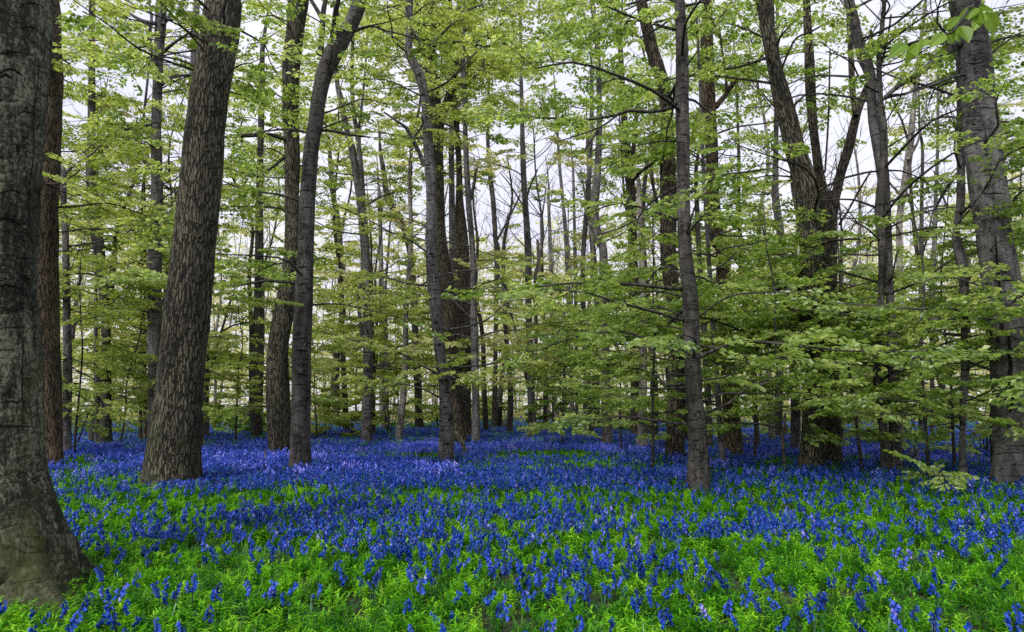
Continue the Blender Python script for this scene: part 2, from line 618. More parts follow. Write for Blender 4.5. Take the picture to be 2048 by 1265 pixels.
def bare_twigs(geo, P, R, rs, n, frac=0.55, ln=1.6):
    """leafless forked twigs round the upper stem"""
    m = len(P)
    for i in range(n):
        f = frac + (1 - frac) * rs.random()
        k = min(m - 1, int(f * m))
        p0 = P[k]
        az = rs.uniform(0, 6.28)
        L = ln * rs.uniform(0.4, 1.1)
        up = rs.uniform(0.5, 1.6)
        d = np.array((math.cos(az), math.sin(az), up))
        d /= np.linalg.norm(d)
        r0 = min(0.5 * R[k] + 0.004, 0.006 + 0.009 * L)
        mid = p0 + d * L * 0.5 + rs.normal(0, 0.05 * L, 3)
        tip = p0 + d * L + np.array((0, 0, 0.12 * L)) + rs.normal(0, 0.06 * L, 3)
        V, Q, Tt, rest = tube(np.array((p0, mid, tip)), (r0, r0 * 0.65, r0 * 0.25), 3, cap=False)
        geo.add(V, Q, None, rest)
        for q in range(3):
            b0 = p0 + (tip - p0) * rs.uniform(0.35, 0.9)
            e = d + rs.normal(0, 0.55, 3)
            e /= np.linalg.norm(e)
            V, Q, Tt, rest = tube(np.array((b0, b0 + e * L * rs.uniform(0.25, 0.5))), (r0 * 0.45, r0 * 0.18), 3, cap=False)
            geo.add(V, Q, None, rest)


class Crown:
    """leaves and twigs of one tree"""

    def __init__(self, leaf_size, fine, keep=1.0):
        self.ls, self.fine, self.keep = leaf_size, fine, keep
        self.P, self.D, self.N, self.S, self.R = [], [], [], [], []
        self.tw = Geo()

    def spray(self, p, yaw, pitch, roll, scale, rs, twigs=True):
        pos, d, nm, tw = PROTOS[rs.integers(len(PROTOS))]
        Rm = rot_zyx(yaw, pitch, roll)
        k = rs.random(len(pos)) < self.keep
        n = int(k.sum())
        if n:
            self.P.append(p + scale * pos[k] @ Rm.T)
            self.D.append(d[k] @ Rm.T)
            self.N.append(nm[k] @ Rm.T)
            self.S.append(self.ls * rs.uniform(0.65, 1.25, n))
            self.R.append(np.clip(rs.uniform(0.1, 0.9) * 0.5 + rs.random(n) ** 1.25 * 0.55, 0, 1))
        if twigs:
            for i, (a, b, r0, r1) in enumerate(tw):
                if i > 1 and (self.ls > 0.115 or i % 2):
                    continue
                A, B = p + scale * Rm @ a, p + scale * Rm @ b
                f = 1.3 if self.ls < 0.115 else 2.0
                v, q, t, rest = tube(np.array((A, B)), (r0 * f, r1 * f), 3, cap=False)
                self.tw.add(v, q, None, rest)

    def count(self):
        return sum(len(x) for x in self.P)

    def arrays(self):
        return [np.concatenate(x) for x in (self.P, self.D, self.N, self.S, self.R)]


N_LEAF_OBJ = 0
LEAF_MESH = {}


def leaf_mesh(matname, v):
    """one leaf a unit long, with a folded midrib and a wavy edge"""
    key = (matname, v)
    if key not in LEAF_MESH:
        out = [(0, 0, 0), (.16, .17, .03), (.36, .29, .06), (.60, .28, .05), (.83, .14, .01), (1, 0, -.07)]
        V = list(out) + [(x, -y, z) for x, y, z in out[1:5]] + [(.36, 0, 0), (.68, 0, -.01)]
        Fq = [(0, 1, 2, 10), (10, 2, 3, 11), (0, 10, 7, 6), (10, 11, 8, 7)]
        Ft = [(11, 3, 4), (11, 4, 5), (11, 5, 9), (11, 9, 8)]
        Fq = [tuple(reversed(f)) for f in Fq]
        Ft = [tuple(reversed(f)) for f in Ft]
        LEAF_MESH[key] = make_mesh('leaf', np.array(V), [np.array(Fq), np.array(Ft)], M[matname], True,
                                   {'rnd': ('FLOAT', np.full(len(V), 0.1 + 0.2 * v))})
    return LEAF_MESH[key]


def leaf_objects(root, mat, P, D, N, S, R, origin):
    """single leaves as parts of their tree"""
    global N_LEAF_OBJ
    for p, d, nm, s, r in zip(P, D, N, S, R):
        dv = Vector(d).normalized()
        nv = Vector(nm)
        nv = (nv - dv * nv.dot(dv)).normalized()
        sv = nv.cross(dv)
        o = bpy.data.objects.new('leaf', leaf_mesh(mat, min(4, int(r * 5))))
        COL.objects.link(o)
        o.parent = root
        m3 = Matrix((dv, sv, nv)).transposed().to_4x4()
        o.matrix_local = Matrix.Translation(Vector(p - origin)) @ m3 @ Matrix.Scale(s, 4)
        N_LEAF_OBJ += 1


# ------------------------------------------------------------------ trees traced from the photograph
# bark, visible foot y, outline "y left right; ..." from the foot up, limbs "x y width; ..." from the trunk out
TREES = []


def T(label, bark, path, limbs=(), leaf='leaf_green', fol=1.0, low=2.0, reach=2.8, leaves=0, base=None, name='beech_tree', flare=1.0, top=True, species='beech tree'):
    TREES.append(dict(label=label, bark=bark, path=path, limbs=limbs, leaf=leaf, fol=fol, low=low, reach=reach,
                      leaves=leaves, base=base, name=name, flare=flare, top=top, cat='tree'))


T('massive mossy grey beech trunk with spreading roots and horizontal scars', 'beech_mossy',
  '1150 -150 118; 1100 -140 108; 1040 -132 92; 960 -128 74; 850 -128 67; 700 -128 66; 600 -126 63; 500 -122 62; 400 -116 66; 300 -108 72; 200 -102 78; 100 -96 86; 0 -92 88',
  fol=0.0, base=1168, flare=1.9)
T('brown furrowed oak trunk standing half behind the massive mossy beech', 'oak_red',
  '920 46 116; 850 46 118; 750 48 117; 650 46 113; 550 44 111; 400 46 113; 300 48 117; 200 50 118; 100 48 116; 0 46 114',
  fol=0.35, leaf='leaf_lime', low=5.0, name='oak_tree', leaves=40)
T('slender grey stem with a broken hooked top beside the brown oak', 'beech',
  '905 124 142; 850 126 142; 750 127 144; 650 127 141; 500 125 138; 400 121 133; 350 120 132; 335 117 128',
  ['128 350 7; 150 330 5; 185 308 4; 200 290 3'], leaf='leaf_lime', fol=0.5, low=1.5, top=False)
T('dark stout trunk with swollen foot among low layered foliage', 'beech_dark',
  '888 196 224; 860 200 222; 800 202 221; 700 204 221; 600 200 218; 500 188 208; 450 180 201; 350 172 190; 250 176 190; 100 178 190; 0 178 190',
  leaf='leaf_green', fol=1.5, low=1.2)
T('thin pale stem close against the dark stout trunk', 'beech', '886 189 199; 800 189 198; 700 187 196; 600 188 195; 450 190 196; 300 194 199',
  leaf='leaf_lime', fol=0.8, low=1.2)
T('tall straight grey beech with collar scars and a many-limbed top', 'beech',
  '893 296 324; 800 297 324; 700 297 323; 600 296 322; 500 296 323; 400 303 325; 260 303 322; 200 305 324; 100 309 327; 50 311 331; 0 314 332',
  ['306 126 8; 296 93 7; 270 98 5; 240 94 4; 200 82 3; 150 80 2', '310 130 8; 298 80 7; 303 40 6; 297 0 5', '312 48 8; 285 42 7; 256 25 6; 230 0 5',
   '325 106 7; 350 85 6; 385 62 4', '324 170 7; 345 155 6; 380 150 5', '326 50 8; 340 30 7; 350 0 6', '330 40 8; 352 35 7; 370 0 5',
   '300 250 6; 280 255 5; 240 262 4; 200 280 3', '305 395 5; 290 440 4; 272 400 4; 256 385 3', '300 540 5; 275 526 4; 235 530 3; 190 545 2'],
  leaf='leaf_lime', fol=1.7, low=2.5)
T('thick brown oak trunk leaning, with a round knot and wide foot', 'oak_mossy',
  '962 292 394; 900 297 396; 800 314 403; 700 325 409; 600 337 420; 500 349 427; 400 358 438; 300 367 445; 200 380 454; 100 398 469; 40 408 477; 0 414 479',
  [], leaf='leaf_green', fol=0.5, low=7.0, name='oak_tree', flare=0.9)
T('slim grey stem rising behind the leaning knotted oak', 'beech',
  '874 406 418; 800 406 418; 700 408 419; 600 409 420; 450 400 412; 300 388 400; 200 378 391; 100 382 396; 0 388 399',
  ['414 775 6; 432 700 6; 450 640 5; 462 600 5; 468 588 4', '446 662 4; 470 650 3; 500 645 3', '384 150 5; 370 160 4; 350 190 3'], leaf='leaf_lime', fol=1.0, low=2.5)
T('short-looking brown stem at the foot of the leaning knotted oak', 'oak_red',
  '897 395 408; 860 396 407; 800 397 406; 650 396 404; 500 388 396; 400 384 390', leaf='leaf_green', fol=0.3, low=4.0, name='oak_tree')
T('round smooth brown trunk beside the leaf-hung bending oak', 'beech_dark',
  '873 502 524; 800 504 526; 700 506 528; 600 508 528; 500 510 527; 400 512 526; 250 516 528; 100 520 530', leaf='leaf_lime', fol=1.2, low=2.5)
T('brown oak trunk bending, with young leaves hanging on it', 'oak_mossy',
  '903 537 578; 850 535 580; 800 533 579; 700 536 575; 600 553 592; 500 569 597; 400 570 597; 300 569 599; 230 565 597; 150 565 599; 100 569 603; 50 575 609; 0 578 617',
  ['572 280 9; 540 270 8; 500 272 7; 450 275 5', '570 315 6; 530 345 5; 500 352 4; 460 350 3'], leaf='leaf_green', fol=1.0, low=1.0, reach=1.9, name='oak_tree', leaves=220)
T('dark beech trunk that swings over in a bend near its top', 'beech_dark',
  '935 578 622; 900 580 621; 800 583 621; 700 586 622; 600 590 625; 500 596 627; 400 599 631; 300 607 637; 250 616 645; 200 623 651; 150 632 663; 110 647 682; 75 668 702; 50 686 716; 30 696 725; 0 707 736',
  ['640 110 13; 644 70 12; 646 30 11; 651 0 9; 656 -40 7', '645 40 9; 634 20 8; 622 0 7; 610 -25 5', '664 85 13; 669 50 12; 672 20 11; 677 0 9; 682 -40 7',
   '624 262 7; 660 262 6; 700 270 5; 740 275 3'], leaf='leaf_green', fol=0.9, low=3.0, leaves=60, flare=0.7)
T('dark crooked little tree with a kinked trunk above green shrubs', 'beech_dark',
  '853 667 680; 800 665 679; 700 667 681; 660 676 687; 620 678 692; 590 674 688; 540 676 690; 480 673 685; 430 668 680; 380 660 670; 300 655 663',
  ['682 470 6; 690 430 5; 700 390 4; 706 340 3', '684 620 5; 705 605 4; 725 590 3'], leaf='leaf_lime', fol=1.5, low=1.0)
T('pale grey twisted beech with two stems parting high up', 'beech',
  '881 721 744; 800 725 745; 700 727 745; 600 727 743; 500 722 739; 420 715 733; 400 712 731; 350 705 721; 300 697 712; 260 688 699; 200 676 688; 165 670 679; 90 668 676; 0 672 679',
  ['726 402 11; 722 330 9; 714 270 9; 706 210 9; 704 140 8; 706 60 7; 704 0 6', '716 270 5; 726 190 5; 733 100 4; 735 20 4', '735 410 5; 760 395 4; 790 385 3', '724 560 6; 716 600 7; 727 690 8'],
  leaf='leaf_lime', fol=1.1, low=3.0)
T('thin brown stem tight behind the pale twisted beech', 'oak_red', '872 743 751; 800 744 751; 700 744 750; 600 742 747; 480 740 744', leaf='leaf_lime', fol=0.4, low=3.0)
T('ivy-dark mid wood trunk beside the grey wavering beech', 'beech_dark',
  '857 830 847; 800 829 844; 770 828 843; 680 824 838; 600 821 834; 500 813 827; 440 795 808; 395 770 782; 330 760 770',
  ['818 500 8; 821 430 7; 822 350 6; 820 250 4'], leaf='leaf_lime', fol=1.3, low=2.0)
T('spotted grey beech with a wavering trunk and S-bend at its top', 'beech',
  '912 875 907; 850 879 907; 800 881 902; 760 877 897; 700 869 890; 650 863 886; 600 858 883; 550 853 877; 500 851 875; 400 853 873; 300 847 867; 250 845 863; 200 841 859; 160 832 852; 130 820 838; 108 810 827; 80 811 825; 0 811 826',
  ['822 107 7; 865 86 6; 900 52 5; 935 22 4; 968 8 3', '862 88 5; 920 84 4; 970 92 4; 1024 86 3', '857 226 5; 880 243 5; 905 255 4; 935 270 3',
   '848 332 9; 836 300 8; 824 278 8; 812 256 7; 790 240 4; 768 225 4', '826 278 4; 845 250 4; 843 235 4', '880 590 4; 905 600 3; 945 640 3', '884 745 6; 915 760 4; 935 780 3'],
  leaf='leaf_lime', fol=0.9, low=1.5, leaves=230, flare=0.7)
T('tall brown oak with high forked limbs behind the wavering beech', 'oak',
  '886 896 934; 850 894 926; 780 888 917; 700 882 914; 600 877 913; 480 867 892; 400 869 889; 300 863 886; 240 862 889; 200 857 881; 150 853 877; 100 847 872; 50 847 868; 0 847 867',
  ['868 130 14; 850 90 13; 838 50 12; 830 0 11; 826 -40 9', '880 242 19; 896 200 17; 906 150 16; 912 100 15; 914 50 14; 923 0 14; 935 -50 10'],
  leaf='leaf_lime', fol=0.8, low=5.0, name='oak_tree')
T('straight brown oak trunk paired tightly with the forked oak', 'oak',
  '880 910 945; 800 908 942; 700 908 942; 600 908 941; 500 909 938; 400 911 927; 330 912 924; 200 905 915; 100 900 909; 0 895 904', leaf='leaf_green', fol=0.9, low=5.0, name='oak_tree')
T('slender grey stem slotted between the two paired oaks', 'beech', '876 900 910; 700 899 909; 480 898 911; 300 897 908; 200 899 907; 60 886 893; 0 884 890', leaf='leaf_lime', fol=0.4, low=5.0)
T('slim smooth grey beech standing against the paired oaks', 'beech',
  '890 943 961; 800 944 959; 700 942 957; 600 940 953; 500 939 951; 400 931 943; 280 926 936; 200 924 934; 100 920 930; 0 921 930',
  ['930 110 5; 955 90 5; 975 95 4; 1010 70 3', '930 175 5; 945 155 5; 965 130 4; 972 100 3', '938 410 6; 946 380 7; 952 340 5'], leaf='leaf_lime', fol=1.0, low=3.5)
T('thin dark sapling stem in front of the bright centre gap', 'beech_dark',
  '860 983 996; 750 985 995; 600 988 997; 500 988 1000; 480 986 996; 400 981 991; 350 975 985; 270 972 979; 150 975 980',
  ['992 485 5; 1008 455 4; 1024 425 4; 1040 390 3'], leaf='leaf_lime', fol=0.5, low=3.5)
T('straight grey young beech whose two low branches rise in a V', 'beech',
  '873 1056 1074; 800 1055 1070; 700 1053 1068; 600 1050 1063; 500 1049 1063; 400 1044 1056; 330 1041 1052; 250 1040 1049; 120 1038 1045; 0 1038 1043',
  ['1056 768 7; 1038 690 6; 1024 635 5; 1006 575 4; 996 540 3', '1066 762 6; 1085 725 5; 1102 695 5; 1118 660 3', '1047 430 5; 1058 380 4; 1075 340 3', '1045 410 4; 1020 370 3; 1000 345 2'],
  leaf='leaf_green', fol=1.3, low=1.2)
T('thin straight stem beside the V-branched young beech', 'beech', '853 1138 1149; 750 1139 1148; 650 1134 1144; 600 1132 1142; 500 1129 1139; 400 1122 1129; 330 1116 1122; 200 1108 1113',
  ['1142 700 4; 1130 745 3; 1110 748 2'], leaf='leaf_green', fol=0.9, low=2.0)
T('slim grey stem bowed at the foot beside the silver beech', 'beech', '872 1177 1190; 800 1169 1184; 700 1165 1179; 600 1161 1171; 500 1162 1172; 400 1170 1180; 260 1178 1187; 150 1180 1187',
  leaf='leaf_green', fol=0.9, low=2.0)
T('dark stem half hidden behind the silver beech', 'beech_dark', '862 1186 1200; 700 1184 1200; 600 1188 1200; 500 1180 1192; 400 1176 1184; 300 1172 1179', leaf='leaf_green', fol=0.9, low=2.5)
T('silver grey beech trunk, smooth and slightly kinked half way up', 'beech',
  '888 1204 1226; 800 1202 1221; 700 1201 1219; 600 1199 1217; 500 1198 1215; 480 1188 1206; 420 1180 1198; 350 1187 1202; 280 1192 1204; 200 1193 1204; 100 1190 1200; 40 1184 1194; 0 1179 1189',
  ['1196 260 5; 1180 285 4; 1170 300 4'], leaf='leaf_green', fol=1.2, low=1.5)
T('brown oak trunk forking high, beside the flaking dead trunk', 'oak', '870 1261 1277; 750 1261 1279; 600 1258 1277; 500 1256 1275; 400 1253 1272; 330 1249 1266; 280 1244 1260; 200 1240 1252; 100 1236 1246',
  ['1262 345 10; 1268 290 9; 1272 240 8; 1278 160 6'], leaf='leaf_green', fol=1.2, low=3.0, name='oak_tree')
T('pale dead trunk with flaking bark', 'pale', '893 1272 1295; 850 1275 1294; 700 1278 1294; 600 1279 1292; 480 1276 1289; 400 1274 1284; 340 1272 1278',
  leaf='leaf_green', fol=0.0, name='dead_tree', top=False)
T('oak with a big burl and a top that bends away', 'oak',
  '911 1332 1368; 800 1335 1369; 700 1335 1368; 600 1331 1361; 550 1325 1356; 500 1321 1351; 400 1321 1353; 300 1320 1350; 220 1320 1345; 180 1315 1341; 140 1304 1330; 100 1292 1316; 50 1281 1304; 0 1271 1291',
  ['1322 300 18; 1310 296 22; 1308 312 14', '1318 312 8; 1300 330 8; 1280 345 7; 1262 370 6'], leaf='leaf_green', fol=1.1, low=2.5, name='oak_tree')
T('near dark beech trunk wrapped in layered green leaves', 'beech_dark',
  '962 1374 1419; 900 1378 1415; 830 1376 1409; 800 1373 1404; 700 1368 1400; 600 1364 1397; 500 1357 1384; 400 1354 1380; 300 1354 1379; 200 1351 1377; 100 1352 1376; 0 1349 1369',
  ['1354 206 9; 1335 218 8; 1300 224 7; 1260 222 7; 1235 230 6; 1190 238 5; 1150 240 5; 1090 236 4; 1024 236 3', '1236 230 4; 1205 252 4; 1160 270 3; 1110 285 2',
   '1378 388 6; 1405 372 5; 1440 352 5; 1490 345 4; 1540 338 3', '1350 28 6; 1338 40 5; 1320 54 5; 1280 76 4', '1396 692 5; 1430 697 5; 1470 708 4; 1540 716 3; 1600 722 2',
   '1366 560 5; 1340 535 4; 1310 545 4; 1290 580 3', '1392 640 5; 1430 610 4; 1470 590 4; 1540 585 3'],
  leaf='leaf_green', fol=2.2, low=1.1, reach=3.2, leaves=290, flare=0.5)
T('thin pale-footed stem beside the near dark beech', 'beech', '924 1440 1451; 850 1434 1445; 780 1430 1441; 700 1424 1435; 600 1418 1428; 500 1412 1421; 350 1404 1411; 200 1398 1404; 60 1392 1397', leaf='leaf_green', fol=1.2, low=1.5)
T('dark slim stem between near beech and red-brown oak', 'beech_dark', '893 1412 1426; 800 1410 1423; 700 1404 1418; 600 1398 1410; 480 1392 1402; 350 1388 1396', leaf='leaf_green', fol=0.8, low=2.0)
T('red-brown oak trunk with a fallen stick at its foot', 'oak_red',
  '904 1448 1486; 850 1447 1480; 780 1444 1476; 700 1440 1467; 600 1434 1463; 500 1432 1458; 480 1421 1449; 400 1411 1439; 300 1411 1436; 200 1404 1430; 100 1402 1426; 0 1404 1424',
  ['1432 215 10; 1450 192 9; 1466 168 9; 1490 140 7; 1512 124 6; 1530 106 4', '1464 170 5; 1500 150 4; 1530 130 3', '1452 190 7; 1452 150 5; 1444 100 4; 1438 50 3'],
  leaf='leaf_green', fol=1.2, low=2.5, name='oak_tree')
T('thin dark leaning sapling over the far bluebell slope', 'beech_dark', '892 1509 1521; 850 1508 1518; 700 1497 1507; 620 1485 1496; 550 1477 1487; 480 1477 1485; 400 1473 1481; 300 1474 1480; 150 1470 1475', leaf='leaf_green', fol=1.0, low=2.0)
T('grey double-stemmed beech leaning beside the deep-furrowed oak', 'beech',
  '899 1582 1601; 780 1581 1599; 700 1576 1594; 600 1570 1584; 550 1565 1580; 500 1560 1574; 400 1544 1559; 350 1545 1557; 280 1547 1557; 150 1550 1558; 0 1552 1558',
  ['1594 900 9; 1597 840 8; 1594 780 8; 1590 720 7'], leaf='leaf_green', fol=1.0, low=2.5)
T('deep-furrowed dark oak trunk that leans strongly near its top', 'oak_mossy',
  '931 1596 1646; 900 1603 1647; 800 1607 1649; 700 1605 1645; 600 1597 1638; 550 1598 1640; 500 1600 1642; 400 1593 1637; 350 1586 1628; 300 1571 1609; 250 1560 1596; 200 1547 1582; 150 1538 1567; 100 1529 1557; 50 1520 1549; 0 1512 1546',
  ['1575 235 5; 1590 210 5; 1605 195 4; 1640 170 3', '1562 140 5; 1590 80 4; 1620 65 4; 1655 45 3'], leaf='leaf_green', fol=1.5, low=2.2, reach=3.0, name='oak_tree', leaves=100)
T('oak trunk that forks into a wide V above the sky gap', 'oak',
  '919 1646 1681; 850 1650 1679; 750 1648 1677; 700 1645 1676; 600 1643 1674; 500 1644 1673; 440 1642 1673; 405 1640 1676; 385 1646 1666',
  ['1652 420 24; 1645 385 22; 1638 345 19; 1632 300 17; 1626 250 17; 1622 200 20; 1620 150 20; 1618 100 18; 1615 50 16; 1613 0 14; 1610 -50 11',
   '1662 420 22; 1673 385 19; 1682 345 19; 1696 300 20; 1708 250 18; 1716 220 16; 1728 190 14; 1738 160 9', '1712 232 11; 1705 180 12; 1702 110 11; 1698 50 9; 1696 0 7',
   '1650 345 4; 1655 270 4; 1658 200 4; 1660 100 3', '1678 450 5; 1700 415 4; 1725 370 4; 1743 342 3'], leaf='leaf_green', fol=0.9, low=2.5, name='oak_tree', top=False)
T('dark S-curved beech stem twining against a straighter trunk', 'beech_dark',
  '937 1762 1779; 900 1761 1781; 860 1759 1774; 800 1750 1767; 720 1746 1761; 650 1751 1765; 600 1755 1768; 500 1757 1772; 430 1750 1768; 380 1754 1773; 300 1762 1775; 250 1759 1773; 200 1755 1766; 120 1753 1763; 50 1760 1769; 0 1764 1772',
  ['1764 200 7; 1780 193 7; 1810 188 5; 1850 172 5; 1918 146 4', '1756 115 5; 1745 90 5; 1742 60 4', '1762 130 5; 1775 80 4; 1782 30 4', '1768 520 5; 1780 560 5; 1796 500 3'],
  leaf='leaf_green', fol=1.8, low=1.0, reach=3.0)
T('straighter grey trunk behind the dark S-curved beech', 'beech',
  '934 1780 1803; 850 1779 1801; 700 1775 1795; 600 1772 1788; 500 1768 1784; 400 1761 1780; 330 1752 1774; 250 1738 1757; 200 1734 1753; 150 1729 1750; 110 1713 1737; 80 1706 1726; 40 1697 1717; 0 1688 1706',
  leaf='leaf_green', fol=1.2, low=2.0)
T('pale birch-like leaning tree far behind the S-curved beech', 'pale', '888 1800 1812; 700 1796 1808; 560 1794 1806; 440 1793 1805; 360 1804 1818; 300 1812 1826; 220 1822 1832; 100 1836 1843; 0 1848 1854',
  ['1815 320 6; 1835 285 5; 1846 240 4; 1856 190 3', '1800 390 5; 1775 360 4; 1760 330 3'], leaf='leaf_green', fol=0.5, low=2.0, name='birch_tree')
T('grey beech with an elbow bend standing beside the split-scarred beech', 'beech',
  '948 1919 1934; 900 1919 1931; 850 1920 1931; 760 1922 1936; 700 1923 1941; 620 1921 1938; 560 1919 1937; 520 1912 1933; 490 1907 1924; 470 1905 1919; 440 1909 1922; 400 1914 1929; 300 1915 1929; 200 1914 1927; 100 1912 1922; 0 1912 1920',
  ['1914 348 8; 1900 368 7; 1884 392 6; 1870 420 4', '1930 640 4; 1905 650 4; 1880 660 3; 1850 655 2'], leaf='leaf_green', fol=2.0, low=0.9, reach=3.0)
T('thin dark mid wood stem seen through dense low foliage near the elbow-bent beech', 'beech_dark', '884 1838 1847; 700 1837 1846; 600 1837 1847; 500 1839 1847; 400 1840 1847; 300 1842 1848', ['1842 520 4; 1856 470 4; 1866 420 3'], leaf='leaf_green', fol=1.2, low=1.5)
T('slim stem beyond the elbow-bent beech', 'beech', '890 1861 1869; 700 1860 1868; 600 1858 1867; 500 1864 1873; 400 1868 1875; 300 1872 1878; 150 1874 1879', leaf='leaf_green', fol=1.2, low=1.5)
T('smooth dark grey leaning beech with a long split scar', 'beech',
  '955 1992 2070; 900 1994 2066; 800 1992 2060; 750 1988 2055; 700 1985 2050; 600 1974 2043; 550 1968 2034; 480 1960 2022; 400 1948 2011; 300 1934 1996; 200 1926 1986; 100 1916 1976; 50 1909 1963; 0 1900 1954',
  ['1922 86 18; 1900 100 15; 1870 122 14; 1840 145 12; 1800 170 10; 1770 195 8', '1930 150 6; 1900 156 5; 1860 172 5; 1810 188 4', '1990 700 5; 1965 695 4; 1945 700 3',
   '2005 330 6; 2020 300 5; 2048 270 4; 2075 250 3', '2018 420 5; 2035 390 4; 2065 372 3', '1988 840 6; 2010 850 5; 2040 835 4'], leaf='leaf_green', fol=1.3, low=0.8, reach=2.6, leaves=290, flare=0.4)
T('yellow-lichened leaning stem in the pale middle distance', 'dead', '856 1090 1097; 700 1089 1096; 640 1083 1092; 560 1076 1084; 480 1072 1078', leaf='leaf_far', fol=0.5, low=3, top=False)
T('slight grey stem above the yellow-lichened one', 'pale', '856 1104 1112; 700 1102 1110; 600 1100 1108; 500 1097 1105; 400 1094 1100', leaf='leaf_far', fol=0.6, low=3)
T('paired brown stumpy stem beside the leaning knotted oak', 'oak_red', '880 277 284; 820 278 285; 700 279 285; 550 280 285; 400 282 286', leaf='leaf_lime', fol=0.7, low=1.5, name='oak_tree')
T('thicker twin of the brown stem pair beside the leaning oak', 'oak_red', '881 286 295; 820 286 294; 700 286 293; 550 287 293; 420 287 292', leaf='leaf_lime', fol=0.6, low=1.5, name='oak_tree')
T('pinkish pale trunk in the middle distance past the twisted beech', 'pale', '857 758 770; 740 758 770; 640 758 769; 500 757 766; 400 755 763', leaf='leaf_far', fol=0.6, low=4)
T('dark thin stem close beside the V-forked oak', 'beech_dark', '893 1680 1687; 800 1680 1686; 650 1679 1685; 500 1680 1686', leaf='leaf_green', fol=1.0, low=1.5)
T('straight dark stem behind the V-branched young beech', 'beech_dark', '858 1086 1092; 780 1086 1092; 600 1084 1089; 450 1080 1085', leaf='leaf_far', fol=0.6, low=2)
T('grey stem below the long bare branch near the silver beech', 'beech', '860 1150 1157; 700 1149 1156; 560 1147 1155; 450 1146 1152; 350 1144 1149', leaf='leaf_green', fol=0.8, low=3)

LEAF_TOTAL = 0


def branch_path(p0, p1, rs, sag=0.12, n=5):
    """gently curved branch from the trunk to its tip"""
    L = np.linalg.norm(p1 - p0)
    t = np.linspace(0, 1, n)[:, None]
    P = p0 + (p1 - p0) * t
    P[:, 2] += sag * L * np.sin(t[:, 0] * math.pi) * rs.uniform(-0.4, 1.2)
    side = np.cross((p1 - p0) / (L + 1e-9), (0, 0, 1.0))
    P += side * (np.sin(t * math.pi * rs.uniform(0.8, 1.8)) * rs.normal(0, 0.06) * L)
    P[1:-1] += rs.normal(0, 0.02 * L, (n - 2, 3))
    return P


